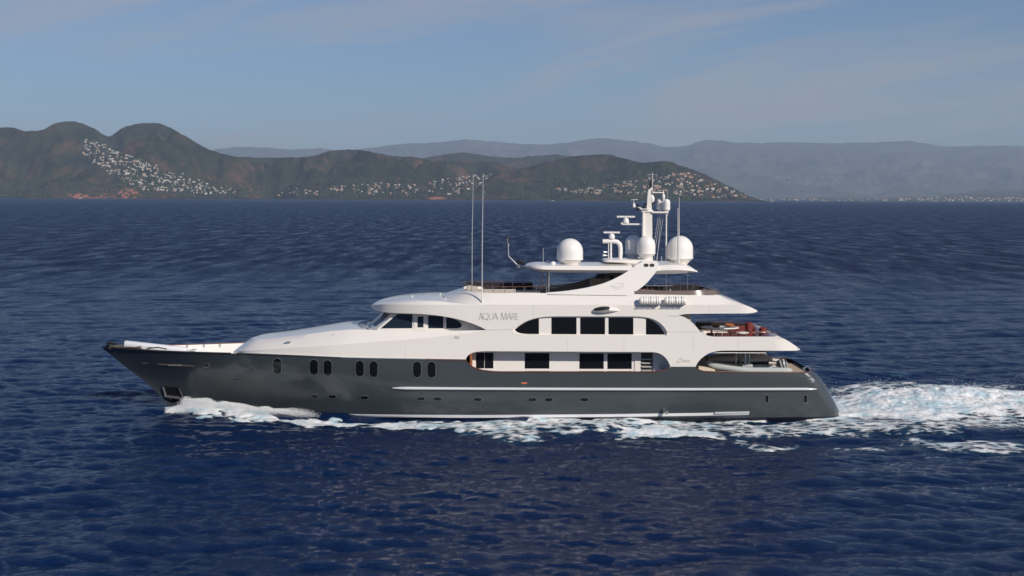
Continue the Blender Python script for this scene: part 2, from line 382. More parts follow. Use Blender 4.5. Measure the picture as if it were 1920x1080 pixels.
vo = n.new('ShaderNodeTexVoronoi'); vo.inputs['Scale'].default_value = 2.1; l.new(nb.outputs[0], vo.inputs['Randomness']) if False else None
wr = n.new('ShaderNodeVectorMath'); wr.operation = 'ADD'; wsc = n.new('ShaderNodeVectorMath'); wsc.operation = 'SCALE'; wsc.inputs['Scale'].default_value = .55; nbc = n.new('ShaderNodeTexNoise'); nbc.inputs['Scale'].default_value = 2.2; nbc.inputs['Detail'].default_value = 4; l.new(mpn.outputs[0], nbc.inputs['Vector']); l.new(nbc.outputs['Color'], wsc.inputs[0]); l.new(mpn.outputs[0], wr.inputs[0]); l.new(wsc.outputs[0], wr.inputs[1]); l.new(wr.outputs[0], vo.inputs['Vector'])
m1_ = n.new('ShaderNodeMath'); m1_.operation = 'MULTIPLY'; m1_.inputs[1].default_value = .95; l.new(nb.outputs[0], m1_.inputs[0])
m2_ = n.new('ShaderNodeMath'); m2_.operation = 'MULTIPLY_ADD'; m2_.inputs[1].default_value = .62; l.new(vo.outputs['Distance'], m2_.inputs[0]); l.new(m1_.outputs[0], m2_.inputs[2])
ad = n.new('ShaderNodeMath'); ad.operation = 'ADD'; l.new(m2_.outputs[0], ad.inputs[0]); l.new(at.outputs['Fac'], ad.inputs[1])
mr = n.new('ShaderNodeMapRange'); mr.inputs['From Min'].default_value = 1.50; mr.inputs['From Max'].default_value = 1.80; l.new(ad.outputs[0], mr.inputs[0])
l.new(mr.outputs[0], b.inputs['Alpha'])
# thin foam lets the aerated blue-green water through
kc = n.new('ShaderNodeMix'); kc.data_type = 'RGBA'; kc.inputs['A'].default_value = (.50, .67, .75, 1); kc.inputs['B'].default_value = (.90, .91, .91, 1)
nb2 = n.new('ShaderNodeTexNoise'); nb2.inputs['Scale'].default_value = .8; nb2.inputs['Detail'].default_value = 6; l.new(tcw.outputs['Object'], nb2.inputs['Vector'])
mr2 = n.new('ShaderNodeMapRange'); mr2.inputs['From Min'].default_value = .36; mr2.inputs['From Max'].default_value = .56; l.new(nb2.outputs[0], mr2.inputs[0])
l.new(mr2.outputs[0], kc.inputs['Factor']); l.new(kc.outputs['Result'], b.inputs['Base Color'])
bk = n.new('ShaderNodeBump'); bk.inputs['Distance'].default_value = .22; bk.inputs['Strength'].default_value = 1.0; l.new(nb.outputs[0], bk.inputs['Height']); l.new(bk.outputs[0], b.inputs['Normal'])
foam, used = gridmesh('wake_foam', FV, len(gy), len(gx), mf, keep=F > .30)
vattr(foam, 'foam', F[used])
tag(foam, 'white churned foam of the bow wave and wake around the yacht', 'foam', kind='stuff')
# ---- flying spray: thousands of small drops over the bow wave and the stern wash
def spray(name, N, gen, label):
    tv = np.array([(1, 0, 0), (-1, 0, 0), (0, 1, 0), (0, -1, 0), (0, 0, 1), (0, 0, -1)], float)
    tf = np.array([(0, 2, 4), (2, 1, 4), (1, 3, 4), (3, 0, 4), (2, 0, 5), (1, 2, 5), (3, 1, 5), (0, 3, 5)])
    c, s = gen(N)
    VV = (c[:, None, :] + tv[None] * s[:, None, None]).reshape(-1, 3)
    q = (tf[None] + 6 * np.arange(len(c))[:, None, None]).reshape(-1, 3)
    me = bpy.data.meshes.new(name); me.vertices.add(len(VV)); me.vertices.foreach_set('co', VV.astype(np.float32).ravel())
    me.loops.add(q.size); me.loops.foreach_set('vertex_index', q.astype(np.int32).ravel())
    me.polygons.add(len(q)); me.polygons.foreach_set('loop_start', np.arange(0, q.size, 3, dtype=np.int32))
    me.update(calc_edges=True); me.materials.append(mdrop)
    o = bpy.data.objects.new(name, me); COL.objects.link(o); return tag(o, label, 'spray', kind='stuff')
mdrop = mat('water_drops', (.92, .94, .95), .5)
def gen_bow(N):
    t = rng.beta(1.25, 2.2, N) * 10 - .2; side = rng.uniform(size=N) < .85
    yc = BY - .1 - .20 * np.clip(t, -2, 99) + rng.normal(0, .5, N) * np.clip(1.1 - t / 14, .3, 1)
    H = (.46 * np.exp(-np.clip(t - 1.2, 0, 99) / 3.2) * np.clip((t + 1.2) / 1.5, .1, 1) + .16) * (.6 + .8 * vn(t * 1.7, t * 0, 91))
    x = BX + t + rng.normal(0, .12, N); z0, _, _ = sea(x, yc, np.full(N, .24)); z0 = z0 + wake(x, yc)
    zz = z0 + .05 + H * rng.uniform(0, 1, N) ** 2.0
    y = np.where(side, yc, 2 * YC - yc)
    return np.stack([x, y, zz], 1), rng.uniform(.006, .017, N)
def gen_stern(N):
    t = rng.uniform(0, 1, N) ** 1.2 * 34; y = YC + 1.5 + rng.normal(0, 4.0, N); x = XST + .6 + t
    z0, _, _ = sea(x, y, np.full(N, .24)); z0 = z0 + wake(x, y)
    c = vn(x / .8, y / .9, 77)
    return np.stack([x, y, z0 + .10 + .75 * np.clip(c - .45, 0, 1) * rng.uniform(0, 1, N) ** 1.5 * 2], 1), rng.uniform(.009, .024, N)
spray('bow_spray', 80000, gen_bow, 'fine white spray thrown up where the bow cuts the sea')
spray('stern_spray', 16000, gen_stern, 'fine white spray over the boiling wash behind the stern')

# ================================================================ LAND
def landmat(name, c1, c2, rock, rockamt, sc, soil):
    m = bpy.data.materials.new(name); m.use_nodes = True
    n, l = m.node_tree.nodes, m.node_tree.links; b = n['Principled BSDF']; b.inputs['Roughness'].default_value = .95; b.inputs['Specular IOR Level'].default_value = .1
    t = n.new('ShaderNodeTexCoord'); at = n.new('ShaderNodeAttribute'); at.attribute_name = 'rock'
    def nz(s, d=6, r=.6):
        x = n.new('ShaderNodeTexNoise'); x.inputs['Scale'].default_value = s; x.inputs['Detail'].default_value = d; x.inputs['Roughness'].default_value = r; l.new(t.outputs['Object'], x.inputs['Vector']); return x
    def ramp(x, a, b_):
        r = n.new('ShaderNodeMapRange'); r.inputs['From Min'].default_value = a; r.inputs['From Max'].default_value = b_; l.new(x, r.inputs[0]); return r.outputs[0]
    def mixc(f, A, B):
        k = n.new('ShaderNodeMix'); k.data_type = 'RGBA'; l.new(f, k.inputs['Factor'])
        for q, w in (('A', A), ('B', B)):
            if isinstance(w, tuple): k.inputs[q].default_value = (*w, 1)
            else: l.new(w, k.inputs[q])
        return k.outputs['Result']
    base = mixc(ramp(nz(sc).outputs[0], .40, .62), c1, c2)
    base = mixc(ramp(nz(sc * .45, 7, .7).outputs[0], .52, .66), base, soil)
    ad = n.new('ShaderNodeMath'); ad.operation = 'ADD'; l.new(at.outputs['Fac'], ad.inputs[0]); l.new(nz(sc * 1.6, 7, .7).outputs[0], ad.inputs[1])
    base = mixc(ramp(ad.outputs[0], 1.0 - rockamt, 1.12 - rockamt), base, rock)
    l.new(base, b.inputs['Base Color'])
    k = n.new('ShaderNodeBump'); k.inputs['Distance'].default_value = 38; k.inputs['Strength'].default_value = .8; l.new(nz(.02, 5, .7).outputs[0], k.inputs['Height']); l.new(k.outputs[0], b.inputs['Normal'])
    return m
TER = {}
def terrain(name, ridge, Ds, Dr, m, step=3.0, rows=90, rough=90, pexp=(.55, 1.5), seed=3, shore=6.0, rockf=None, ridge_rough=4.5):
    """hill range: crest outline measured from the photo, slopes falling to the shore on this side and away behind"""
    px = np.arange(ridge[0][0], ridge[-1][0] + .1, step)
    rp = np.array(S(*ridge, n=8)); ry = np.interp(px, rp[:, 0], rp[:, 1])
    ry = ry - (fbm(px / 14., px * 0 + seed, 5, seed, .7) - .5) * ridge_rough
    Dsx = np.array([Ds(a) if callable(Ds) else Ds for a in px]); Drx = np.array([Dr(a) if callable(Dr) else Dr for a in px])
    v = (ry - 371) - ROLL * (px - 960); zr = HC - v * Drx / FPX                 # crest height
    tt = np.r_[np.linspace(0, 1, rows) ** 1.15, 1 + np.linspace(0, .35, 10)[1:]]
    T, PX = np.meshgrid(tt, px, indexing='ij')
    D = Dsx + (Drx - Dsx) * T; Xw = (PX - 960) * D / FPX
    pe = pexp[0] + (pexp[1] - pexp[0]) * fbm(PX / 130., PX * 0 + seed * 1.3, 3, seed + 9)
    Z = zr * np.where(T <= 1, np.abs(np.minimum(T, 1)) ** pe, np.maximum(0, 1 - (T - 1) * 2.2))
    env = np.where(T <= 1, np.sin(np.pi * np.clip(T, 0, 1)) ** .7, 0)
    Z += env * (fbm(Xw / 900., D / 1100., 5, seed + 20, .5, True) - .62) * rough * 2.2 * np.clip(zr / 250., .25, 1.4)
    Z += env * (fbm(Xw / 160., D / 200., 4, seed + 31, .55) - .5) * rough * .6
    Z = np.maximum(Z, np.where(T > 0, 1.0, 0)) + np.where((T > 0) & (T < 1), shore * np.clip(T * 30, 0, 1) * (.4 + fbm(PX / 12., PX * 0, 3, seed + 5)), 0)
    # never above the crest line seen from the sea
    vmin = (HC - Z) * FPX / D + 371 + ROLL * (PX - 960)
    lim = ry[None, :] + np.where(T < .97, .6, 0)
    over = vmin < lim
    Z = np.where(over & (T < 1), HC - (lim - 371 - ROLL * (PX - 960)) * D / FPX, Z)
    Z[0, :] = -3; Z[-1, :] = -3
    VV = np.stack([Xw.ravel(), D.ravel(), Z.ravel()], 1)
    o = gridmesh(name, VV, len(tt), len(px), m); tag(o, kind='structure')
    rk = np.clip(1 - T * 16, 0, 1) * .42
    if rockf is not None:
        PYg = (HC - Z) * FPX / D + 371 + ROLL * (PX - 960)
        for (a, b_, sx, sy, w) in rockf: rk = rk + w * np.exp(-((PX - a) / sx) ** 2 - ((PYg - b_) / sy) ** 2)
    vattr(o, 'rock', rk.ravel())
    TER[name] = (px, D, Z, Xw)
    return o
maquis = landmat('maquis_slope', (.009, .018, .007), (.040, .042, .018), (.36, .14, .085), .0, .008, (.115, .058, .040))
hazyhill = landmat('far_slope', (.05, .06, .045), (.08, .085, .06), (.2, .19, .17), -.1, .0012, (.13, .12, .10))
R_L = [(-900, 372), (-760, 350), (-600, 300), (-480, 262), (-380, 246), (-260, 236), (-150, 250), (-60, 232), (0, 238), (25, 240), (50, 246), (80, 243), (100, 233), (125, 227), (150, 230), (175, 241), (203, 255), (230, 240), (262, 232), (295, 231), (320, 240), (350, 257), (380, 274), (410, 287), (440, 293), (480, 294.5), (560, 295), (590, 291), (610, 285), (645, 280), (690, 284), (730, 292), (760, 293), (785, 296), (800, 300), (850, 302), (880, 300), (930, 306), (975, 318), (1010, 340), (1040, 372)]
R_R = [(880, 366), (920, 330), (960, 320), (1000, 310), (1040, 300), (1080, 293), (1130, 290), (1160, 294), (1200, 304), (1250, 303), (1280, 311), (1320, 326), (1350, 341), (1380, 356), (1400, 366), (1425, 373.5), (1436, 376)]
terrain('headland_hills', R_L, 8200, lambda a: 10400 + 500 * math.sin(a / 90.), maquis, seed=3, rough=300,
        rockf=[(5, 290, 14, 8, .5), (140, 262, 30, 6, .28), (130, 236, 26, 6, .3), (275, 268, 12, 12, .3), (305, 265, 18, 10, .32), (310, 289, 40, 2.5, .35), (170, 366, 45, 6, .35), (240, 358, 22, 8, .5), (300, 368, 50, 3, .3), (380, 366, 30, 3, .3), (505, 300, 22, 2, .35), (560, 301, 14, 3, .3), (685, 288, 28, 6, .42), (725, 294, 12, 4, .4), (748, 300, 5, 6, .5), (780, 296, 16, 3, .3), (600, 308, 10, 5, .3), (590, 330, 30, 3, .3), (820, 371, 25, 3, .3)])
terrain('point_hills', R_R, 7800, 9000, maquis, seed=8, rough=190,
        rockf=[(995, 341, 8, 8, .5), (1012, 347, 5, 6, .4), (1045, 366, 20, 8, .5), (1145, 368, 16, 6, .45), (1110, 366, 12, 6, .3), (1290, 340, 40, 9, .15), (1240, 362, 25, 6, .28), (1320, 362, 20, 5, .25)])
R_M = [(690, 330), (760, 305), (795, 297), (830, 290), (870, 286), (910, 292), (960, 295), (1010, 292), (1060, 291), (1120, 300), (1200, 320), (1300, 345)]
terrain('inland_hills', R_M, 10500, 13500, maquis, seed=14, rough=60, rows=50)
R_F = [(-1400, 366), (-900, 330), (-400, 300), (250, 292), (330, 288), (400, 280), (470, 275), (540, 280), (600, 278), (650, 283), (700, 276), (760, 270), (830, 266), (880, 262), (930, 266), (1000, 270), (1060, 268), (1120, 259), (1160, 262), (1210, 268), (1250, 276), (1290, 272), (1330, 263), (1400, 268), (1480, 267), (1560, 268), (1640, 267), (1690, 264), (1730, 268), (1780, 275), (1850, 273), (1920, 274), (2050, 281), (2300, 290), (2700, 300), (3200, 330), (3600, 368)]
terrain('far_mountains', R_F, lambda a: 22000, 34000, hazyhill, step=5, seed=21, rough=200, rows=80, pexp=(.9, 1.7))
R_P = [(1400, 375), (1450, 371.5), (1560, 369.5), (1650, 370.5), (1750, 367), (1830, 357), (1880, 356), (1960, 357), (2100, 362), (2300, 362), (2600, 360), (3000, 370)]
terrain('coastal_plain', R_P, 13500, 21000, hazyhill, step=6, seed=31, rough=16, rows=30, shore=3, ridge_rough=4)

# ---- houses on the slopes (each one a house of its own)
wallc = [(.46, .37, .28), (.38, .30, .22), (.60, .57, .52), (.42, .24, .15)]
mwall = [mat('house_wall_%d' % i, c, .9) for i, c in enumerate(wallc)]
mroof = mat('clay_roof', (.34, .14, .085), .9); mwin = mat('house_window', (.05, .06, .07), .4)
def house_mesh(k, w, d, h, roof, wing=False):
    mb = MB()
    def block(x, y, w, d, h):
        mb.box((x, y, h / 2 - 2), (w, d, h + 4), mi=0)
        e = .6
        if roof:
            rh = w * .22 if w < d else d * .3
            a, b_ = w / 2 + e, d / 2 + e
            mb.add([(x - a, y - b_, h), (x + a, y - b_, h), (x + a, y + b_, h), (x - a, y + b_, h), (x - a * .55, y, h + rh), (x + a * .55, y, h + rh)],
                   [(0, 1, 5, 4), (1, 2, 5), (2, 3, 4, 5), (3, 0, 4), (3, 2, 1, 0)], 1)
        else: mb.box((x, y, h + .3), (w + .8, d + .8, .6), mi=0)
        for fl in range(max(1, int(h // 3.2))):
            nwin = max(2, int(w // 4.5))
            for q in range(nwin):
                mb.box((x - w / 2 + (q + .5) * w / nwin, y - d / 2 - .02, 1.7 + fl * 3.1), (1.7, .3, 1.5), mi=2)
    block(0, 0, w, d, h)
    if wing: block(w * .62, -d * .25, w * .6, d * .7, h * .62)
    o = mb.build('house', [mwall[k], mroof, mwin], None, smooth=0)
    me = o.data; bpy.data.objects.remove(o); return me
HM = [house_mesh(0, 17, 11, 6.4, True), house_mesh(2, 20, 12, 6.4, False, True), house_mesh(1, 15, 11, 9.4, True), house_mesh(2, 13, 10, 6.3, True, True), house_mesh(3, 26, 12, 6.6, True), house_mesh(0, 34, 13, 12.5, False)]
def ground(name, px, py):
    """first point of the slope that shows at this place of the photo"""
    pxs, D, Z, Xw = TER[name]; j = int(round((px - pxs[0]) / (pxs[1] - pxs[0]))); j = min(max(j, 0), len(pxs) - 1)
    v = (HC - Z[:, j]) * FPX / D[:, j] + 371 + ROLL * (pxs[j] - 960)
    for i in range(1, len(v)):
        if v[i] <= py:
            t = (v[i - 1] - py) / max(1e-6, v[i - 1] - v[i]); dd = D[i - 1, j] * (1 - t) + D[i, j] * t
            return ((px - 960) * dd / FPX, dd, Z[i - 1, j] * (1 - t) + Z[i, j] * t)
    return None
def inpoly(x, y, poly):
    c = False; j = len(poly) - 1
    for i in range(len(poly)):
        if (poly[i][1] > y) != (poly[j][1] > y) and x < (poly[j][0] - poly[i][0]) * (y - poly[i][1]) / (poly[j][1] - poly[i][1]) + poly[i][0]: c = not c
        j = i
    return c
def fillpts(poly, N, sep):
    out = []; xs = [q[0] for q in poly]; ys = [q[1] for q in poly]; tries = 0
    while len(out) < N and tries < 60000:
        tries += 1
        x = random.uniform(min(xs), max(xs)); y = random.uniform(min(ys), max(ys))
        if inpoly(x, y, poly) and all(abs(x - a) > sep * 1.7 or abs(y - b_) > sep for a, b_ in out): out.append((x, y))
    return out
VIL = [('headland_hills', [(150, 262), (172, 260), (225, 286), (290, 309), (330, 320), (392, 346), (428, 357), (408, 363), (372, 364), (300, 357), (262, 357), (215, 335), (185, 315), (152, 285)], 340, 1.2, 'pale villa on the steep hillside village left of the saddle', 'villas of the left hillside village', [0, 1, 2, 3, 3, 1], 1.2),
       ('headland_hills', [(395, 352), (440, 352), (440, 366), (395, 366)], 8, 2.2, 'white villa by the water below the left hills', 'villas by the water below the left hills', [3, 0], 1.0),
       ('headland_hills', [(518, 356), (560, 350), (600, 359), (598, 367), (518, 367)], 20, 2.0, 'cream and terracotta house in the small seafront cluster', 'houses of the small seafront cluster', [4, 0, 4, 2], 1.1),
       ('headland_hills', [(615, 353), (655, 342), (780, 344), (860, 332), (930, 325), (975, 335), (985, 356), (860, 364), (700, 366), (625, 358)], 170, 1.4, 'villa scattered along the middle coast among trees', 'villas along the middle coast', [0, 4, 1, 2, 0, 3], 1.15),
       ('point_hills', [(1040, 352), (1100, 350), (1180, 340), (1240, 328), (1290, 324), (1340, 343), (1385, 364), (1405, 371), (1340, 371), (1250, 366), (1150, 362), (1060, 366)], 210, 1.4, 'terracotta or cream house on the right headland', 'houses on the right headland', [0, 4, 2, 3, 4, 5, 0], 1.15)]
allh = []
for tn, poly, N, sep, lab, grp, kinds, sc in VIL:
    for (a, b_) in fillpts(poly, N, sep):
        q = ground(tn, a, b_)
        if q and q[2] > 2: allh.append((q, lab, grp, random.choice(kinds), sc * random.uniform(.40, .85)))
allh.sort(key=lambda t: t[0][1] / t[4])
indiv, rest = allh[:300], allh[300:]
for q, lab, grp, k, s in indiv:
    o = bpy.data.objects.new('house', HM[k]); COL.objects.link(o); o.location = q; o.rotation_euler = (0, 0, random.uniform(-.6, .6)); o.scale = (s, s, s)
    tag(o, lab, 'house', grp)
def merged(name, items, label, cat):
    bm = bmesh.new()
    for q, k, s in items:
        me = HM[k].copy(); me.transform(Matrix.Translation(q) @ Matrix.Rotation(random.uniform(-.6, .6), 4, 'Z') @ Matrix.Scale(s, 4)); bm.from_mesh(me); bpy.data.meshes.remove(me)
    me = bpy.data.meshes.new(name); bm.to_mesh(me); bm.free()
    for q in [mwall[2], mroof, mwin]: me.materials.append(q)
    o = bpy.data.objects.new(name, me); COL.objects.link(o); return tag(o, label, cat, kind='stuff')
if rest: merged('villas', [(q, k, s) for q, _, _, k, s in rest], 'more small villas between the others along the coast', 'houses')
far = []
for (a, b_) in fillpts([(1420, 348), (1450, 333), (1560, 330), (1700, 342), (1800, 345), (1760, 352), (1560, 350)], 70, 1.4):
    q = ground('far_mountains', a, b_)
    if q: far.append((q, random.choice([0, 2, 4]), random.uniform(.8, 1.4)))
for (a, b_) in fillpts([(1425, 377.5), (1425, 371), (1560, 374), (1700, 372), (1790, 368), (1920, 371), (2100, 371), (2100, 378.6), (1920, 378.6)], 190, 1.0):
    q = ground('coastal_plain', a, b_)
    if q: far.append((q, random.choice([0, 2, 2, 4]), random.uniform(.6, 1.15)))
merged('distant_town', far, 'hazy pale town along the far beach and the mountain foot', 'town')
# trees among the villas: dark rounded crowns
def blobs(name, N, polys, label):
    pts = []
    for tn, poly, k in polys:
        for (a, b_) in fillpts(poly, k, .0):
            q = ground(tn, a, b_)
            if q and q[2] > 2: pts.append(q)
    mb = MB(); base = []
    for q in pts:
        r = random.uniform(4, 9); k = len(mb.v); vs = []
        for i in range(4):
            for j in range(6):
                a = 2 * math.pi * j / 6 + i * .5; rr_ = r * [.55, 1, .8, .3][i] * random.uniform(.75, 1.25)
                vs.append((q[0] + rr_ * math.cos(a), q[1] + rr_ * math.sin(a), q[2] + r * [-.1, .5, 1.1, 1.5][i]))
        fs = [(i * 6 + j, i * 6 + (j + 1) % 6, (i + 1) * 6 + (j + 1) % 6, (i + 1) * 6 + j) for i in range(3) for j in range(6)] + [(18, 19, 20, 21, 22, 23)]
        mb.add(vs, fs)
    me = bpy.data.meshes.new(name); me.from_pydata(mb.v, [], mb.f); me.materials.append(mat('pine_crowns', (.018, .030, .014), .95, noise=(.02, (.045, .06, .028), .8)))
    o = bpy.data.objects.new(name, me); COL.objects.link(o); return tag(o, label, 'woodland', kind='stuff')
blobs('woodland', 0, [(VIL[0][0], VIL[0][1], 700), ('headland_hills', [(430, 345), (1000, 325), (1000, 371), (430, 371)], 1500), ('point_hills', [(960, 350), (1280, 312), (1400, 366), (1380, 374), (960, 374)], 1300), ('headland_hills', [(0, 340), (430, 350), (430, 371), (0, 369)], 700)], 'dark pines and scrub between the houses along the shore')
# ================================================================ HAZE
hb_ = MB(); hb_.box((0, 0, 700), (120000, 120000, 1420)); haze = hb_.build('haze', [], None, smooth=0)
mh = bpy.data.materials.new('haze_air'); mh.use_nodes = True; n, l = mh.node_tree.nodes, mh.node_tree.links; n.clear()
pv = n.new('ShaderNodeVolumePrincipled'); oo = n.new('ShaderNodeOutputMaterial')
pv.inputs['Color'].default_value = (.60, .75, .97, 1); pv.inputs['Density'].default_value = HAZE_D; pv.inputs['Anisotropy'].default_value = .0
l.new(pv.outputs[0], oo.inputs['Volume']); haze.data.materials.clear(); haze.data.materials.append(mh)
tag(haze, 'pale blue sea haze that fades the far hills', 'haze', kind='stuff')

# ================================================================ YACHT
white = mat('white_paint', (.80, .76, .715), .22, coat=.35)
white2 = mat('white_gelcoat', (.80, .775, .745), .35)
grey = mat('hull_grey', (.055, .066, .074), .28, coat=.45, noise=(.35, (.044, .055, .062), .5))
navy = mat('antifouling_navy', (.006, .006, .02), .5)
teak = mat('teak', (.30, .19, .11), .6, noise=(3, (.22, .13, .07), .8))
cap = mat('varnished_cap', (.13, .048, .03), .25, coat=.5)
steel = mat('polished_steel', (.62, .62, .60), .22, metal=.9)
silver = mat('silver_rail_paint', (.62, .65, .65), .25, coat=.3)
glass = mat('dark_glass', (.006, .007, .009), .05, spec=.45)
bglass = mat('bridge_glass', (.012, .022, .038), .04, spec=.7)
black = mat('black_fitting', (.012, .012, .013), .4)
rope = mat('mooring_rope', (.12, .11, .09), .9, noise=(9, (.04, .04, .035), .9))
redc = mat('red_cushion', (.16, .018, .012), .6)
maroon = mat('maroon_cushion', (.07, .012, .012), .6)
orange = mat('orange_cushion', (.62, .20, .05), .6)
beige = mat('beige_panel', (.48, .44, .38), .6)
smoked = mat('smoked_glass', (.03, .032, .036), .05, spec=.6)
lgrey = mat('light_grey', (.45, .46, .47), .5)
letter = mat('silver_lettering', (.60, .57, .55), .35, metal=.3)
tubeg = mat('rib_tube_fabric', (.43, .46, .45), .6)
gold = mat('bronze', (.42, .30, .20), .4, metal=.5)

Y_ = empty('motor_yacht', (-3.0, YC, 0), 'long white superyacht with dark grey hull named AQUA MARE running at speed', 'yacht')

# ---- hull
stem = [(189, 650), (205, 663), (230, 684), (267, 711), (305, 746), (322, 768), (345, 800), (430, 860)]
stem = [U(a, b, 0) for a, b in stem]; stz = [q[2] for q in stem][::-1]; stx = [q[0] for q in stem][::-1]
stern = [U(a, b, 3.9) for a, b in [(1524, 696.5), (1533, 702), (1543, 713), (1554, 730), (1563, 747), (1571, 761), (1576, 771), (1578, 800), (1578, 860)]]
snz = [q[2] for q in stern][::-1]; snx = [q[0] for q in stern][::-1]
def XS(z): return np.interp(z, stz, stx)
def XE(z): return np.interp(z, snz, snx)
def HB(x, z):
    """half breadth of the hull"""
    x0 = XS(z); L = np.interp(z, [-1.5, 0, 4.5], [27, 25, 19.5]); B = np.interp(z, [-2.2, -1.2, 0, 1.2, 3.0, 4.5], [.4, 3.2, 4.3, 4.5, 4.6, 4.62])
    t = np.clip((x - x0) / L, 0, 1); p = np.interp(z, [0, 4.5], [1.25, .95])
    f = (1 - (1 - t) ** 2) ** p
    xe = XE(z); s = np.clip((x - (xe - 9)) / 9, 0, 1); f = f * (1 - .09 * s * s)
    s = np.clip((x - (xe - .9)) / .9, 0, 1); f = f * (1 - .16 * s ** 2.4)
    return B * f
SHP = [(189, 650), (215, 652.5), (250, 655), (300, 658), (360, 660.5), (430, 662.5), (500, 665), (560, 667.5), (640, 671), (700, 672.5), (800, 674), (872, 675), (874, 676), (877, 680), (883, 686), (892, 691), (905, 694.8), (920, 696.6), (940, 697.2), (1228, 697.4), (1240, 696), (1249, 693), (1255, 689.5), (1258, 687.6), (1303, 687.6), (1306, 690), (1311, 693.5), (1320, 696.5), (1335, 697.4), (1524, 697)]
shx, shz = [], []
for a, b in SHP:
    h = 3.0
    for _ in range(12):
        q = U(a, b, h); h = float(HB(q[0], q[2]))
    if a == 189: q = U(a, b, 0)
    shx.append(q[0]); shz.append(q[2])
def SHZ(x): return np.interp(x, shx, shz)
ZK = -1.6
xt = sorted(set([shx[0] + (shx[-1] - shx[0]) * k / 110 for k in range(111)] + shx + [shx[0] + .15, shx[0] + .35, shx[0] + .7, shx[-1] - .12, shx[-1] - .3, shx[-1] - .5, shx[-1] - .7]))
def hull_rows(x_top, zs, inset=0.0):
    """points of one station from the sheer down"""
    zt = SHZ(x_top); out = []
    for v in zs:
        zz = zt + (ZK - zt) * v
        wb = max(0, 1 - (x_top - shx[0]) / 10.0) ** 1.0; we = max(0, 1 - (shx[-1] - x_top) / 3.0)
        x = x_top + (XS(zz) - shx[0]) * wb + (XE(zz) - shx[-1]) * we
        out.append((x, float(HB(x, zz)), zz))
    return out
NZ = 26
mb = MB(); rings = []
for x in xt:
    r = hull_rows(x, [k / (NZ - 1) for k in range(NZ)])
    rings.append([(a, YC - h, c) for a, h, c in r] + [(a, YC + h, c) for a, h, c in reversed(r)])
mb.loft(rings, closed=False)
mb.add(rings[-1], [tuple(range(len(rings[-1])))])
zs_ = U(800, 779, 4.3)[2]
hull = mb.build('hull', [grey, navy], Y_, smooth=40)
# antifouling below the boot stripe: cut the hull at the waterline and paint the lower faces
bm = bmesh.new(); bm.from_mesh(hull.data)
bmesh.ops.bisect_plane(bm, geom=bm.verts[:] + bm.edges[:] + bm.faces[:], plane_co=(0, 0, zs_ - .16), plane_no=(-.006, 0, 1))
for f in bm.faces: f.material_index = 1 if (f.calc_center_median().z < zs_ - .16 + .006 * f.calc_center_median().x) else 0
bm.to_mesh(hull.data); bm.free()
def hullpt(px, py, off=0.0, mirror=False):
    h = 4.0
    for _ in range(14):
        q = U(px, py, h); h = .5 * h + .5 * float(HB(q[0], q[2]))
    q = U(px, py, h)
    e = .05; dhx = (HB(q[0] + e, q[2]) - HB(q[0] - e, q[2])) / (2 * e); dhz = (HB(q[0], q[2] + e) - HB(q[0], q[2] - e)) / (2 * e)
    nv = Vector((-dhx, -1, -dhz)).normalized()
    return tuple(Vector(q) + nv * off)
def hpanel(name, outline, off, thick, m, parent, **k):
    return panel(name, outline, None, thick, m, parent, mapf=lambda a, b, d: hullpt(a, b, off + d), **k)
# inner bulwark, cap rail and decks
for nm, x0, x1, m_in, dep, capm in (('bulwark_lining', shx[0] + 2.2, shx[5] + 3.5, white2, 1.05, None), ('aft_bulwark_lining', U(1300, 690, 4.4)[0], shx[-1] - .3, white2, .9, None), ('side_deck_bulwark_lining', U(868, 690, 4.5)[0], U(1262, 690, 4.5)[0], white2, .9, None)):
    for sg in (-1, 1):
        rr1 = []
        for x in [q for q in xt if x0 <= q <= x1]:
            z0 = SHZ(x) - .01; h0 = max(.02, float(HB(x, z0)) - .14); h1 = max(.012, min(h0, float(HB(x, z0 - dep)) - .16))
            rr1.append([(x, YC + sg * h0, z0), (x, YC + sg * h1, z0 - dep), (x, YC + sg * (h1 - .02 if h1 > .1 else .01), z0 - dep - .01)])
        MB().loft(rr1, closed=False).build(nm if 'aft' not in nm and 'side' not in nm else 'bulwark_lining', m_in, Y_)
capdark = mat('toe_rail', (.030, .026, .022), .5)
for x0, x1, m_ in ((shx[0], shx[5] + .3, capdark), (shx[5] + .3, U(640, 671, 4.5)[0], capdark), (U(800, 674, 4.5)[0], U(1256, 690, 4.5)[0], cap), (U(1304, 690, 4.5)[0], shx[-1] - .02, cap)):
    for sg in (-1, 1):
        rr1 = []
        mm = cap if (sg == 1) else m_
        for x in [q for q in xt if x0 <= q <= x1]:
            z0 = float(SHZ(x)); h = float(HB(x, z0)); a, b_ = h + .025, max(0, h - .17)
            rr1.append([(x, YC + sg * a, z0 - .03), (x, YC + sg * a, z0 + .035), (x, YC + sg * b_, z0 + .035), (x, YC + sg * b_, z0 - .03)])
        MB().loft(rr1).build('cap_rail', mm, Y_)
def deck(name, px0, px1, py, hbm, m, inset=.15, zc=None, n=40):
    z = zc if zc is not None else U(px0, py, hbm)[2]; x0, x1 = U(px0, py, hbm)[0], U(px1, py, hbm)[0]
    rr1 = []
    for k in range(n + 1):
        x = x0 + (x1 - x0) * k / n; h = min(hbm, max(.02, float(HB(x, z)) - inset))
        rr1.append([(x, YC - h, z - .04), (x, YC - h, z), (x, YC + h, z), (x, YC + h, z - .04)])
    return MB().loft(rr1).build(name, m, Y_)
zdk = float(SHZ(U(1000, 697, 4.5)[0])) - .95
deck('foredeck', 215, 520, 0, 4.6, teak, zc=float(SHZ(U(300, 660, 3)[0])) - .9)
deck('main_deck', 520, 1560, 0, 4.6, teak, zc=zdk)
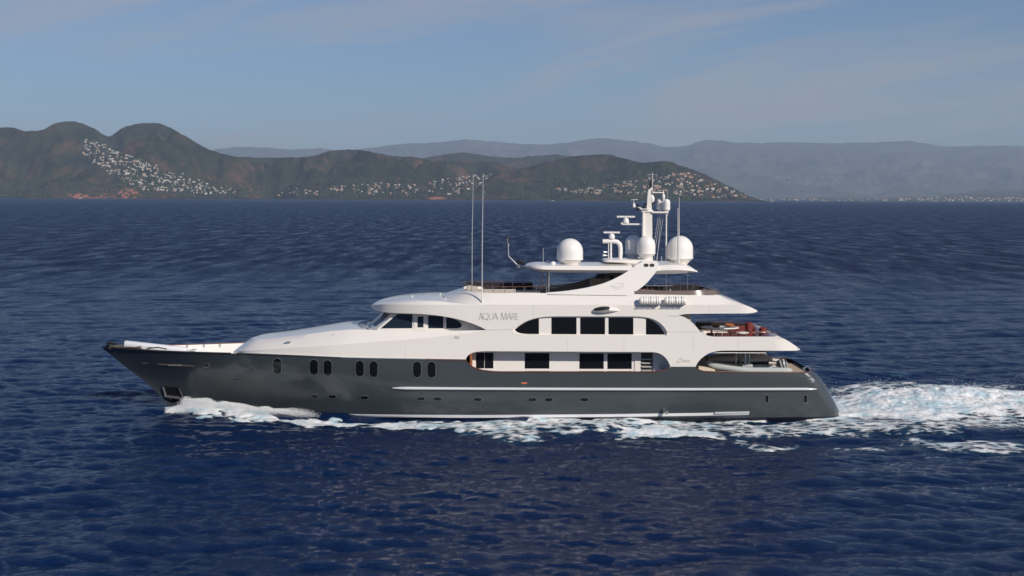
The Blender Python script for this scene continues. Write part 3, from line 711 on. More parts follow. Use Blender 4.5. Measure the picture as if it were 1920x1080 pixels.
# mooring ropes and fittings on the bow
rb = MB()
for k in range(48):
    t = random.uniform(0, .8); px = 196 + 150 * t; hbq = .3 + 2.1 * t ** .8
    a = Vector(U(px, 648.5 + 9 * t, hbq * random.uniform(-.5, 1))); b_ = a + Vector((random.uniform(.5, 1.3), random.uniform(-.1, .5), random.uniform(-.25, .0)))
    rb.tube([a, (a + b_) / 2 + Vector((0, 0, random.uniform(.02, .12))), b_], .05, 6)
rb.build('mooring_ropes', rope, Y_)
fw = MB(); fw.lathe(U(206, 646, .35), [(.16, -.3), (.13, .05), (.2, .1), (.2, .16), (.02, .18)], 12); fw.lathe(U(215, 647, -.5), [(.16, -.3), (.13, .05), (.2, .1), (.2, .16), (.02, .18)], 12)
fw.tube([U(199, 645, 0), U(206, 640, 0), U(214, 645, 0)], .05); fw.build('bow_bollards', black, Y_)
# white gangway stowed on the foredeck
def ngon_tube(a, b, w, h): 
    a, b = Vector(a), Vector(b); t = (b - a).normalized(); s_ = Vector((0, 1, 0)); u = t.cross(s_).normalized()
    if u.z < 0: u = -u
    prof = [(math.cos(q) * w, math.sin(q) * h) for q in [2 * math.pi * k / 16 for k in range(16)]]
    prof = [(max(-w * .85, min(w * .85, x)), max(-h * .85, min(h * .85, y))) for x, y in prof]
    rs = [(-.02, .7), (.03, .95), (.12, 1), ((b - a).length - .05, 1), ((b - a).length, .9)]
    return [[tuple(a + t * d + s_ * x * k + u * y * k) for x, y in prof] for d, k in rs]
gw = empty('gangway', U(300, 656, .6), 'long white gangway stowed slanting along the bow deck', 'gangway')
MB().loft(ngon_tube(U(234, 644.6, .6), U(350, 657.5, 1.0), .32, .27)).build('casing', mat('gangway_white', (.74, .75, .78), .4), gw)
MB().box(Vector(U(352, 661, 1.0)) + Vector((.1, 0, -.02)), (.3, .7, .35)).build('hinge_block', white2, gw)
wv = MB(); c = Vector(U(362, 656, 1.6)); wv.tube([c + Vector((-.15, 0, -.5)), c + Vector((-.05, 0, .02)), c + Vector((.2, 0, .06))], .035); wv.box(c + Vector((.05, 0, .02)), (.32, .3, .05)); wv.box(c + Vector((0, 0, -.1)), (.26, .3, .04)); wv.build('cleat_stand', lgrey, Y_)
# frames inside the far bulwark
for px in (328, 358, 387, 415):
    q = U(px, 650, -3.1); x = q[0] * 1.0; z0 = float(SHZ(x)); h = float(HB(x, z0))
    MB().box((x, YC + h - .24, z0 - .55), (.10, .14, 1.05)).build('bulwark_frame', lgrey, Y_)
# boot stripe
st = [(484, 774.5), (560, 777), (660, 779), (760, 780.2), (880, 780.7), (1000, 780.3), (1150, 779), (1300, 777), (1404, 775)]
def strip(name, pts, hh, off, m, taper=True, n=80, ht=.02):
    sm = sample(pts, n); out = []
    for i, (a, b) in enumerate(sm):
        k = 1
        if taper: k = min(1, (i + .3) / 4.0, (n - 1 - i + .3) / 3.0) ** .5
        lo, hi = hullpt(a, b + hh * k, 0), hullpt(a, b - hh * k, 0); mdl = hullpt(a, b, off * k)
        l2, h2 = hullpt(a, b + hh * .7 * k, off * .8 * k), hullpt(a, b - hh * .7 * k, off * .8 * k)
        out.append([lo, l2, mdl, h2, hi])
    return MB().loft(out, closed=False).build(name, m, Y_, smooth=80)
hpanel('boot_stripe', [(a, b - 2.6) for a, b in st] + [(a, b + 2.6) for a, b in st[::-1]], .012, .01, mat('stripe_white', (.78, .78, .80), .35), Y_, stepx=12)
strip('rub_rail', [(736, 727.6), (900, 729), (1100, 729.6), (1300, 730), (1531, 729.5)], 2.6, .16, silver, n=120)
# long recess line and thin seams
# oval windows
def oval(cx, cy, w, h, n=28, e=2.6):
    return [(cx + w / 2 * abs(math.cos(t)) ** (2 / e) * (1 if math.cos(t) > 0 else -1), cy + h / 2 * abs(math.sin(t)) ** (2 / e) * (1 if math.sin(t) > 0 else -1)) for t in [2 * math.pi * k / n for k in range(n)]]
def stad(cx, cy, w, h, n=20):
    r = min(w, h) / 2; o = []
    for k in range(n):
        t = 2 * math.pi * (k + .5) / n; o.append((cx + r * math.cos(t) + (w / 2 - r) * (1 if math.cos(t) > 0 else -1), cy + r * math.sin(t) + (h / 2 - r) * (1 if math.sin(t) > 0 else -1)))
    return o
def hwindow(name, cx, cy, w, h, gm, fm, rim=.9, n=24, lab=None):
    o = hpanel(name, stad(cx, cy, w, h, n), .012, .05, gm, Y_, stepx=8, smooth=0)
    if lab: o['label'] = lab
    outer = stad(cx, cy, w + 2 * rim, h + 2 * rim, n); inner = stad(cx, cy, w - .3, h - .3, n); rr1 = []
    for (a, b), (c_, d) in zip(outer + outer[:1], inner + inner[:1]):
        rr1.append([hullpt(a, b, 0), hullpt(a, b, .03), hullpt(c_, d, .03), hullpt(c_, d, .0)])
    MB().loft(rr1, closed=False).build('frame', fm, o, smooth=50)
    return o
frm = mat('window_frame_grey', (.16, .19, .20), .3, metal=.4)
for cx, cy in ((520, 687), (588.5, 689), (614.5, 690), (674.5, 691), (700.5, 692), (782, 692.6), (809, 693)):
    hwindow('window', cx, cy, 15.5, 30, glass, frm, 1.0, n=32)
for cx, cy, w in ((590, 743, 13), (623, 743.5, 15), (683, 745.5, 15), (789, 747.6, 15), (820, 747.8, 15), (896, 749, 15), (998, 749.2, 15), (1029, 749.4, 15), (1095.5, 749, 15)):
    hwindow('porthole', cx, cy, w, 6.6, glass, frm, .7)
for cx in (1438, 1510): hwindow('porthole', cx, 748, 6.6, 15, glass, steel, .7)
hwindow('vent', 447, 711, 14, 3.2, mat('vent_blue', (.012, .016, .03), .4), frm, .3)
hwindow('fairlead', 387, 685, 11, 5, black, steel, .9)
hpanel('anchor_slot', [(297, 682), (330, 684), (364, 685.5), (364, 687), (330, 686.4), (297, 684)], .02, .03, gold, Y_)
hpanel('anchor_slot_badge', stad(328, 684.7, 26, 2.2), .04, .03, mat('bronze_bright', (.62, .55, .45), .3, metal=.4), Y_)
hpanel('hull_mark', stad(272, 681, 9, 2), .012, .02, gold, Y_)
hwindow('fairlead', 1520, 713.5, 12, 6, steel, steel, .5)
for cx in (1517, 1520.5, 1524): hpanel('fairlead_slot', stad(cx, 713.5, 2.4, 3.4), .03, .02, black, Y_)
hpanel('hull_number', stad(983, 718.3, 11, 3.2), .01, .02, mat('orange_mark', (.60, .17, .06), .5), Y_)
for a, b, c_, d in ((1024, 700, 1024, 726), (1051, 700, 1051, 726), (1248, 700, 1248, 726), (1308, 700, 1308, 726), (1508, 702, 1508, 727)):
    hpanel('hull_seam', [(a - .25, b), (a + .25, b), (c_ + .25, d), (c_ - .25, d)], .004, .01, mat('seam_dark', (.03, .036, .04), .5) if 'seam_dark' not in bpy.data.materials else bpy.data.materials['seam_dark'], Y_)
# anchor pocket at the waterline
hpanel('anchor_pocket', [(303, 723), (338, 727), (344, 744), (340, 752), (320, 756), (309, 744)], .012, .03, black, Y_, stepx=4)
ank = MB()
ank.tube([hullpt(306, 725, .05), hullpt(312, 742, .08), hullpt(322, 748, .08)], .07); ank.tube([hullpt(310, 742, .1), hullpt(338, 745, .12)], .10); ank.tube([hullpt(336, 728, .04), hullpt(343, 744, .04)], .04)
ank.build('anchor', mat('anchor_steel', (.16, .16, .16), .5, metal=.5), Y_)
dp = MB(); q = Vector(hullpt(1243, 767)); dp.tube([q, q + Vector((.22, -.45, -.18))], .13, 12); dp.build('discharge_pipe', steel, Y_)
# swim platform lip at the stern quarter
hpanel('spray_rail', [(1340, 772.5), (1405, 771.3), (1404, 774), (1340, 775.4)], .10, .12, silver, Y_)

# ---- superstructure: curves seen from above
def tabf(tab):
    a = [q[0] for q in tab]; b = [q[1] for q in tab]
    return lambda x: float(np.interp(x, a, b))
hbM = tabf(S((436, 0), (437.2, .75), (440, 1.35), (446, 2.05), (455, 2.6), (470, 3.05), (490, 3.42), (525, 3.8), (560, 4.05), (600, 4.27), (640, 4.38), (720, 4.44), (800, 4.46), (1440, 4.46), (1465, 4.38), (1482, 4.2), (1493, 3.98), (1500, 3.7)))
CR = S((437, 659.5), (455, 658.5), (490, 656), (560, 651.5), (640, 646), (720, 640), (800, 633.5), (880, 624.5), (912, 619.2))
aftM = S((1457, 629.5), (1470, 635), (1486, 644.5), (1497, 652.5), (1500, 654.8)) 
outM = ([(437, 668), (500, 670), (560, 672.5), (640, 675), (700, 675), (800, 675.6), (873, 676)] + S((873.5, 674), (876, 668.5), (882, 663.5), (892, 660), (908, 658.4)) + [(1222, 660)]
        + S((1224, 660), (1236, 662.6), (1246, 669), (1253, 678), (1257, 687.2)) + [(1258, 690), (1303, 690)] + S((1304.5, 687), (1309, 679), (1317, 670.5), (1329, 662.6), (1346, 658.2), (1362, 657.3))
        + [(1480, 657.6)] + S((1490, 657.4), (1497, 656.8), (1500, 654.8)) + aftM[::-1][1:] + [(1452, 631.3), (1345, 631.5)] + S((1343, 631.5), (1330, 630.2), (1320, 626.8), (1313.5, 622.4)) + [(1251, 622.4)]
        + S((1250.6, 624), (1249.5, 628.4), (1245, 629)) + [(1235, 629.2), (1100, 628.3), (985, 627.4)] + S((983, 627.3), (970, 625.4), (963, 621.5), (960, 618.4)) + CR[::-1])
def hM(px, py):
    h = hbM(px)
    return h
panel('side_panel', outM, hM, .16, white, Y_, cuts=(640, 650), bevel=.018)
panel('side_panel', outM, hM, .16, white, Y_, cuts=(640, 650), mirror=True)
# lower belt where white meets the dark hull
bz = [(455, 662.4), (500, 664.6), (560, 667), (640, 670.3), (700, 671.8), (800, 673.2), (868, 674.2)]
mb = MB(); rr1 = []
for a, b in sample(bz, 60):
    h = hbM(a); rr1.append([U(a, b, h), U(a, b - .2, h + .05), U(a, b - 1.6, h + .05), U(a, b - 2.2, h)])
mb.loft(rr1, closed=False).build('belt_moulding', silver, Y_)
# foredeck roof (trunk)
def rows3(C, T, R, n=60): return [sample(C, n), sample(T, n), sample(R, n)]
C_ = [(a, b, hbM(a)) for a, b in CR]
T_ = [(469, 635, 0), (470, 635.2, .8), (473, 636, 1.5), (484, 636.3, 2.1), (510, 635, 2.5), (560, 629, 2.8), (620, 620.5, 3.15), (660, 617.5, 3.5), (700, 618.6, 3.75), (740, 619.6, 3.95), (800, 620, 4.1), (860, 620, 4.28), (912, 619.0, 4.42)]
R_ = [(469, 634, 0), (476, 632.5, 0), (490, 630.5, 0), (520, 627, 0), (570, 620, 0), (630, 611, 0), (672, 605, 0), (690, 604, 0), (720, 622, 0), (760, 624, 0), (800, 625, 0), (860, 626, 0), (912, 626, 0)]
c3, t3, r3 = rows3(C_, T_, R_)
ring = []
for a, b, c_ in zip(c3, t3, r3):
    m1 = tuple(.5 * (p + q) for p, q in zip(a, b)); m1 = (m1[0], m1[1] - .3, m1[2])
    near_ = [a, m1, b]
    if b[0] > 690: near_.append((b[0], b[1] + 5.5, b[2] - .18))
    else: near_.append((b[0] * .8 + c_[0] * .2, b[1] * .82 + c_[1] * .18 - .6, b[2] * .75))
    L_ = [U(*q) for q in near_]; M_ = [(q[0], 2 * YC - q[1], q[2]) for q in L_][::-1]
    ring.append(L_ + [U(*c_)] + M_)
MB().loft(ring, closed=False).build('foredeck_roof', white, Y_, smooth=28)
# small hatches on the trunk
for a, b in ((541, 641), (627, 628.5)):
    q = Vector(U(a, b, 3.55)); MB().box(q + Vector((0, .05, .02)), (.35, .2, .06)).build('deck_fitting', lgrey, Y_)
# cowl ahead of the windscreen
cw = []
for k in range(17):
    t = math.pi * k / 16; y = -math.cos(t)
    o_ = Vector(U(690 - 26 * math.sin(t) ** .8, 606 + 8 * abs(y) ** 2, 0)); i_ = Vector(U(700 - 12 * math.sin(t), 603.5 + 4 * abs(y) ** 2, 0))
    hbq = 3.1 * y
    cw.append([(o_.x, YC + hbq, o_.z - .35 + .0), (o_.x, YC + hbq, o_.z - .12), ((i_.x * .6 + o_.x * .4), YC + hbq * .95, i_.z + .02), (i_.x, YC + hbq * .93, i_.z + .03), (i_.x, YC + hbq * .92, i_.z - .4)])
MB().loft(cw, closed=False).build('windscreen_cowl', mat('cowl_shade_grey', (.30, .32, .36), .45), Y_, smooth=60)  # blue-grey base colour carries the shade on the forward-facing cowl
# ---- wheelhouse
def whring(py, front, hb, back=912):
    pts = [(front, 0), (front + .6, .9), (front + 3, 1.7), (front + 9, 2.4), (front + 20, hb - .25), (front + 33, hb), (back, hb)]
    return [(p, py + 0, h) for p, h in S(*pts, n=4)]
def mirr(L_): return [(q[0], 2 * YC - q[1], q[2]) for q in L_]
wr = []
for py, fr, hb in ((622, 688, 3.42), (615.5, 693, 3.42), (590, 721, 3.34), (582, 729, 3.30)):
    L_ = [U(px, py, h) for px, _, h in whring(py, fr, hb)]
    z = U(800, py, hb)[2]; L_ = [(a, b, z) for a, b, c in L_]
    wr.append(L_[::-1] + mirr(L_)[1:])
MB().loft(wr, closed=False).build('wheelhouse', white, Y_, smooth=30)
# windscreen panes
def lerp3(a, b, t): return tuple(p + (q - p) * t for p, q in zip(a, b))
bot, top = wr[1], wr[2]; nn = len(bot)
mid = nn // 2
def paneseg(i0, i1):
    rr1 = []
    for i in range(i0, i1 + 1):
        a, b = Vector(lerp3(bot[i], top[i], .06)), Vector(lerp3(bot[i], top[i], .97))
        o_ = Vector((-.025, (-.02 if a.y < YC else .02), .012))
        rr1.append([a + o_, b + o_])
    return MB().loft(rr1, closed=False).build('windscreen_pane', bglass, Y_, smooth=60)
lo_i = mid - 12
for i0, i1 in ((mid - 13, mid - 10), (mid - 9, mid - 5), (mid - 4, mid + 4), (mid + 5, mid + 9)): paneseg(i0, i1)
hW = lambda px, py: 3.44
whwins = [[(714, 615.5), (745, 589.2), (773, 589.2), (773, 615.5)], [(803, 592), (831, 592.6), (831, 615.6), (803, 615.6)], [(837, 594.6)] + S((837, 594.6), (848, 597.4), (858, 601.5), (864.5, 607), (865.3, 611.2), (861, 615), (854, 615.6)) + [(837, 615.6)]]
for o_ in whwins:
    w_ = panel('bridge_window', o_, hW, .03, bglass, Y_, stepx=40, smooth=0)
panel('bridge_door', [(776, 589.5), (800, 590.5), (800, 620), (776, 620)], lambda a, b: 3.46, .05, white, Y_, stepx=50, bevel=.02)
panel('door_window', [(783, 593.5), (794, 593.5), (794, 613.8), (783, 613.8)], lambda a, b: 3.475, .03, bglass, bpy.data.objects['bridge_door'], stepx=50, smooth=0)
# people and desk seen through the side glass are only pale shapes: console inside
# ---- brow over the wheelhouse and upper side
B0 = [(695, 576, 0), (696, 577.5, 1.0), (699, 579.5, 1.8), (705, 582.2, 2.6), (716, 584.8, 3.2), (735, 586.6, 3.65), (760, 587.6, 4.0), (790, 588.8, 4.25), (815, 591, 4.36), (840, 594.6, 4.42), (862, 599.4, 4.45), (880, 604.6, 4.46), (895, 610.3, 4.46), (906, 615.6, 4.46), (911, 618.4, 4.46)]
B1 = [(694.5, 573.5, 0), (695.5, 573, 1.1), (699, 572, 1.95), (706, 571.2, 2.75), (718, 570.8, 3.35), (737, 570.8, 3.8), (762, 571, 4.1), (792, 571.3, 4.3), (817, 571.5, 4.38), (842, 571.7, 4.43), (864, 571.8, 4.45), (882, 571.9, 4.46), (896, 572, 4.46), (906, 572, 4.46), (911, 572, 4.46)]
B2 = [(697, 571, 0), (700, 570, 1.0), (706, 568.6, 1.75), (716, 567.2, 2.35), (731, 565.8, 2.9), (750, 564.6, 3.35), (774, 563.9, 3.7), (800, 563.8, 3.95), (820, 564.6, 4.1), (843, 566.8, 4.22), (864, 569.2, 4.32), (882, 570.7, 4.40), (896, 571.3, 4.43), (906, 571.6, 4.44), (911, 571.7, 4.44)]
B3 = [(700, 569.4, 0), (708, 567.4, 0), (720, 564.6, 0), (735, 561.8, 0), (752, 559.4, 0), (770, 557, 0), (792, 554.4, 0), (812, 552.6, 0), (830, 551.6, 0), (848, 551.6, 0), (866, 552, 0), (883, 553, 0), (897, 555, 0), (906, 556, 0), (911, 557, 0)]
ring = []
for k, q in enumerate(zip(*[sample(b_, 46) if False else b_ for b_ in (B0, B1, B2, B3)])):
    ring.append(q)
def dens(rings_, n=4):
    """refine a ladder of stations with smooth curves"""
    arrs = []
    for r in range(len(rings_[0])):
        arrs.append(S(*[s_[r] for s_ in rings_], n=n))
    return list(zip(*arrs))
ring = dens(ring)
out = []
for b0, b1, b2, b3 in ring:
    b0, b1, b2 = [(q[0], q[1], q[2] - (.006 if q[0] > 880 else 0)) for q in (b0, b1, b2)]
    und = (b0[0] + (2 if b0[0] < 720 else 0), b0[1] - .3, b0[2] * .93)
    L_ = [U(*und), U(*b0), U(*lerp3(b0, b1, .5)), U(*b1), U(*lerp3(b1, b2, .55)), U(*b2), U(*lerp3(lerp3(b2, b3, .5), b2, .0))]
    q = U(*b3); out.append([(U(*und)[0], YC, U(*und)[2])] + L_ + [q] + mirr(L_)[::-1])
MB().loft(out, closed=True).build('bridge_brow', white, Y_, smooth=24)
def hbUf(px): return float(np.interp(px, [905, 1385, 1400, 1410, 1420], [4.46, 4.46, 4.4, 4.25, 3.95]))
outU = ([(906, 572)] + [(1395, 571.5)] + S((1395, 571.5), (1407, 576), (1416, 580.2), (1420, 582.6), (1419, 584.6), (1413, 586.4), (1402, 587.6)) + [(1300, 588.4)] + S((1298, 588.4), (1284, 589), (1272, 591.3))
        + S((1272, 591.3), (1283, 594.6), (1294, 601.5), (1305, 612), (1313, 622)) + [(1251, 622)] + S((1250.5, 621.8), (1246, 614.5), (1238, 606), (1227, 599.4), (1214, 595.4), (1198, 593.6), (1180, 593.2))
        + [(1045, 593.2)] + S((1043, 593.2), (1022, 594.1), (1003, 597), (986, 603), (972, 610.5), (961.5, 617.9)) + [(912, 618.7), (906, 615.8)])
panel('upper_side_panel', outU, lambda a, b: hbUf(a), .16, white, Y_)
panel('upper_side_panel', outU, lambda a, b: hbUf(a), .16, white, Y_, mirror=True)
for o_ in ([(911, 617.9), (961, 617.6), (961, 618.8), (911, 619)], [(1250, 622.0), (1313, 621.8), (1313, 622.8), (1250, 622.8)]):
    panel('seam', o_, lambda a, b: 4.455, .05, frm, Y_, stepx=60, smooth=0)
panel('seam', [(1252, 592.6), (1272, 592.4), (1272, 593.0), (1252, 593.1)], lambda a, b: 4.463, .01, frm, Y_, stepx=60, smooth=0)
seamw = mat('panel_joint', (.58, .55, .52), .5)
for a, b, c_, d in ((1064, 636, 657, 0), (1300, 632, 656, 0), (1170, 631, 657, 0), (1384, 634, 656, 0), (760, 650, 671, 0)):
    panel('panel_seam', [(a - .35, b), (a + .35, b), (a + .35, c_), (a - .35, c_)], lambda x_, y_: hbM(x_) + .006, .01, seamw, Y_, stepx=60, smooth=0)
for a, b, c_ in ((1000, 573, 592), (1330, 573, 587), (1190, 573, 586)):
    panel('panel_seam', [(a - .35, b), (a + .35, b), (a + .35, c_), (a - .35, c_)], lambda x_, y_: 4.466, .01, seamw, Y_, stepx=60, smooth=0)
# flybridge coaming
A0 = [(829, 553, 0), (829.6, 553.8, .8), (831.5, 556, 1.6), (835, 559, 2.3), (841, 562.8, 2.95), (850, 566.2, 3.5), (866, 569.6, 4.05), (886, 571.3, 4.33), (905, 571.7, 4.43), (935, 571.8, 4.44), (1000, 571.8, 4.45), (1190, 571.7, 4.45), (1290, 571.7, 4.45), (1345, 571.6, 4.45), (1360, 571.5, 4.45), (1374, 571.4, 4.45), (1386, 571.3, 4.42), (1396, 571.4, 4.38)]
A1 = [(867, 541, 0), (867.5, 541.3, .7), (868.5, 541.8, 1.3), (870, 542.5, 1.8), (873.5, 543.7, 2.3), (879, 545, 2.75), (888, 546.8, 3.15), (901, 548.2, 3.5), (915, 549, 3.7), (935, 549.4, 3.82), (1000, 549.4, 3.9), (1190, 551.5, 3.9), (1290, 553, 3.9), (1330, 553.6, 3.85), (1344, 553, 3.7), (1354, 555.5, 3.7), (1368, 561.5, 3.9), (1390, 570.6, 4.2)]
ring = dens(list(zip(A0, A1)), 4); out = []
for a, b in ring:
    m_ = lerp3(a, b, .5); L_ = [U(*a), U(m_[0], m_[1] - .35, m_[2]), U(*b), U(b[0], b[1], max(0, b[2] - .12)), U(b[0], b[1] + 6, max(0, b[2] - .16))]
    out.append([L_, mirr(L_)])
MB().loft([o_[0] for o_ in out], closed=False).build('flybridge_coaming', white, Y_, smooth=30)
MB().loft([o_[1] for o_ in out], closed=False).build('flybridge_coaming', white, Y_, smooth=30)
# aft end of the sun deck overhang and of the upper deck: wedges across the beam
def wedge(name, prof, hbs, m=white):
    """prof list of (px,py) at the near edge; hbs: half width per point"""
    out = []
    n_ = 14
    for k in range(n_ + 1):
        s_ = -1 + 2 * k / n_
        out.append([(U(a, b, h)[0] + .0, YC + s_ * (h - .02), U(a, b, h)[2]) for (a, b), h in zip(prof, hbs)])
    return MB().loft(out).build(name, m, Y_, smooth=30)
wedge('sun_deck_aft_edge', [(1344, 553.5), (1354, 556), (1368, 561.8), (1382, 567), (1395, 571.2), (1407, 576), (1416, 580.4), (1419.4, 582.6), (1418, 584.6), (1412, 586.2), (1400, 587.4), (1290, 588.2), (1290, 580), (1340, 560)], [3.7, 3.7, 3.9, 4.1, 4.36, 4.3, 4.1, 3.95, 3.98, 4.15, 4.3, 4.3, 4.3, 3.9])
wedge('upper_deck_aft_edge', [(1453, 631.6), (1457, 630), (1470, 635.4), (1486, 645), (1497, 652.9), (1499.6, 654.8), (1497, 656.4), (1490, 657.1), (1340, 657), (1340, 648), (1440, 648)], [4.3, 4.3, 4.25, 4.1, 3.9, 3.7, 3.9, 4.0, 4.3, 4.3, 4.3])
def slab(name, px0, px1, pyt, thick, hb, m):
    a, b = U(px0, pyt, hb), U(px1, pyt, hb)
    return MB().box(((a[0] + b[0]) / 2, YC, a[2] - thick / 2), (b[0] - a[0], 2 * hb, thick)).build(name, m, Y_, smooth=0)
slab('upper_deck', 720, 1450, 649, .24, 4.29, teak)
slab('sun_deck', 905, 1350, 563, .16, 3.95, teak)
slab('deckhead', 912, 1268, 589.5, .10, 4.29, white2)
slab('side_deckhead', 876, 1436, 658.6, .05, 4.29, white2)
# ---- main deck house wall and windows
hI = 3.45
panel('deckhouse_wall', [(886, 655), (1226, 655), (1226, 706), (886, 704)], lambda a, b: hI, .12, white2, Y_, stepx=400, smooth=0)
panel('deckhouse_wall', [(886, 655), (1300, 655), (1300, 706), (886, 704)], lambda a, b: hI, .12, white2, Y_, stepx=400, smooth=0, mirror=True)
a = U(1298, 655, 3.4); MB().box((a[0], YC, (a[2] + zdk) / 2), (.15, 6.9, a[2] - zdk)).build('aft_bulkhead', mat('saloon_doors_dark', (.05, .05, .05), .2), Y_, smooth=0)
a = U(884, 655, 3.6); MB().box((a[0], YC, (a[2] + zdk) / 2), (.15, 8.6, a[2] - zdk)).build('forward_bulkhead', mat('varnished_bulkhead', (.36, .12, .05), .3, coat=.5), Y_, smooth=0)
panel('wall_post', [(886, 656), (891, 656), (891, 700), (886, 700)], lambda a, b: hI + .05, .1, white, Y_, stepx=50, smooth=0)
for o_ in ([(892.5, 661.3), (908, 661.3), (908, 690.6), (892.5, 690.6)], [(909, 661.3), (925, 661.3), (925, 690.6), (909, 690.6)], [(984, 662), (1030, 662), (1030, 691), (984, 691)], [(1086.5, 662.6), (1132, 662.6), (1132, 691.5), (1086.5, 691.5)], [(1139, 662.6), (1184.5, 662.6), (1184.5, 691.7), (1139, 691.7)]):
    w_ = panel('saloon_window', o_, lambda a, b: hI + .012, .03, glass, Y_, stepx=80, smooth=0)
# stairway: flat dark plate, the doorway's inner shade put into its colour
panel('stairwell', [(1202, 661), (1224, 661), (1224, 700), (1202, 700)], lambda a, b: hI + .01, .03, mat('stairwell_shade_dark', (.05, .045, .035), .7), Y_, stepx=80, smooth=0)
for k in range(4):
    panel('stair_tread', [(1203, 673 + k * 7), (1222 - k * 0, 673 + k * 7), (1222, 675 + k * 7), (1203, 675 + k * 7)], lambda a, b: hI + .16, .2, lgrey, bpy.data.objects['stairwell'], stepx=80, smooth=0)
panel('door_jamb', [(1190, 661), (1201, 661), (1201, 700), (1190, 700)], lambda a, b: hI + .06, .1, white, Y_, stepx=80, smooth=0)
panel('side_deck_partition', [(1225, 657), (1262, 657), (1262, 704), (1225, 704)], lambda a, b: float(np.interp(a, [1225, 1262], [3.5, 3.95])), .1, mat('partition_shaded_white', (.62, .62, .65), .4), Y_, stepx=8)  # white dimmed and cooled: the bulkhead's shade put into its colour
rp_ = MB(); c = Vector(U(1241, 686.5, 3.72)); rp_.tube([c + Vector((.17 * math.cos(t), -.06, .17 * math.sin(t))) for t in [2 * math.pi * k / 16 for k in range(17)]], .025, 6); rp_.lathe(c + Vector((0, -.04, -.03)), [(.07, 0), (.07, .06)], 12); rp_.build('mooring_eye', steel, Y_)
# ---- upper deck house windows
hV = 4.30
panel('upper_house_wall', [(950, 588), (1262, 588), (1262, 634), (950, 634)], lambda a, b: hV, .1, white, Y_, stepx=400, smooth=0)
for o_ in ([(1010.5, 626.3)] + [(1010.5, 597.2)] + S((1010.5, 597.2), (999, 599.2), (987, 603.8), (975, 610.3), (965.3, 618.2)) + S((965.3, 618.2), (970, 622.6), (979, 625.2), (990, 626.2)),
           [(1034, 595.4), (1081, 595.4), (1081, 626.6), (1034, 626.4)], [(1088, 595.5), (1134.5, 595.5), (1134.5, 626.8), (1088, 626.6)], [(1141, 595.6), (1187.5, 595.6), (1187.5, 627), (1141, 626.8)],
           [(1211.3, 627.2), (1211.3, 597)] + S((1211.3, 597), (1220, 599.8), (1231, 606.5), (1240, 615.5), (1246.3, 625)) + [(1245.5, 627.3)]):
    panel('upper_window', o_, lambda a, b: hV + .012, .03, glass, Y_, stepx=200, smooth=0)
panel('aft_screen', [(1275, 589), (1295, 589), (1295, 640), (1275, 640)], lambda a, b: 3.9, .1, beige, Y_, stepx=80, smooth=0)
a = U(1292, 589, 3.9); MB().box((a[0], YC, a[2] - .8), (.12, 7.6, 1.7)).build('sky_lounge_bulkhead', beige, Y_, smooth=0)
# ---- ship's name, in strokes
def stroke(mb_, pts, w, hf, off=.012, th=.02):
    P_ = [np.array(q, float) for q in pts]; L_, R2 = [], []
    for i, p in enumerate(P_):
        t = P_[min(i + 1, len(P_) - 1)] - P_[max(i - 1, 0)]; t /= np.linalg.norm(t) + 1e-9; nrm = np.array((-t[1], t[0]))
        L_.append(p + nrm * w / 2); R2.append(p - nrm * w / 2)
    rr1 = []
    for a, b in zip(L_, R2):
        rr1.append([U(a[0], a[1], hf(a[0], a[1]) + .001), U(a[0], a[1], hf(a[0], a[1]) + off), U(b[0], b[1], hf(b[0], b[1]) + off), U(b[0], b[1], hf(b[0], b[1]) + .001)])
    mb_.loft(rr1)
y0, y1 = 599.4, 587.0; W1, W2 = 1.8, 1.1
hn = lambda a, b: 4.46
def circ(cx, cy, rx, ry, t0=0, t1=360, n_=28): return [(cx + rx * math.cos(RAD(t0 + (t1 - t0) * k / n_)), cy + ry * math.sin(RAD(t0 + (t1 - t0) * k / n_))) for k in range(n_ + 1)]
def glyph(ch, x):
    ym = (y0 + y1) / 2
    if ch == 'A': return [([(x, y0), (x + 4.7, y1)], W2), ([(x + 4.7, y1), (x + 9.4, y0)], W1), ([(x + 2, ym + 2.2), (x + 7.4, ym + 2.2)], W2)]
    if ch == 'Q': return [(circ(x + 5.6, ym, 5.6, 6.1), 1.1), ([(x + 6, ym + 2.6), (x + 11.5, y0 + 2.2)], 1.1)]
    if ch == 'U': return [([(x, y1), (x, ym + 2)] + circ(x + 3.9, ym + 2, 3.9, 4.1, 180, 0)[1:-1] + [(x + 7.8, ym + 2), (x + 7.8, y1)], 1.1)]
    if ch == 'M': return [([(x, y0), (x + 1.4, y1)], W2), ([(x + 1.4, y1), (x + 6, y0)], W1), ([(x + 6, y0), (x + 10.6, y1)], W2), ([(x + 10.6, y1), (x + 12, y0)], W1)]
    if ch == 'R': return [([(x, y0), (x, y1)], 1.2), ([(x, y1 + .4), (x + 3, y1 + .4)] + circ(x + 3, y1 + 3.4, 3, 3, -90, 90) + [(x, y1 + 6.4)], 1.0), ([(x + 3, y1 + 6.4), (x + 7, y0)], 1.2)]
    if ch == 'E': return [([(x, y0), (x, y1)], 1.2), ([(x, y1 + .4), (x + 5.4, y1 + .4)], .9), ([(x, ym), (x + 4.8, ym)], .9), ([(x, y0 - .4), (x + 5.4, y0 - .4)], .9)]
nm = MB()
for ch, x in (('A', 898), ('Q', 908.5), ('U', 921.5), ('A', 930.8), ('M', 938.2 + 1.4), ('A', 952.2 - .6), ('R', 961 - .2), ('E', 966.6 + .6)):
    pass
xx = 898.0
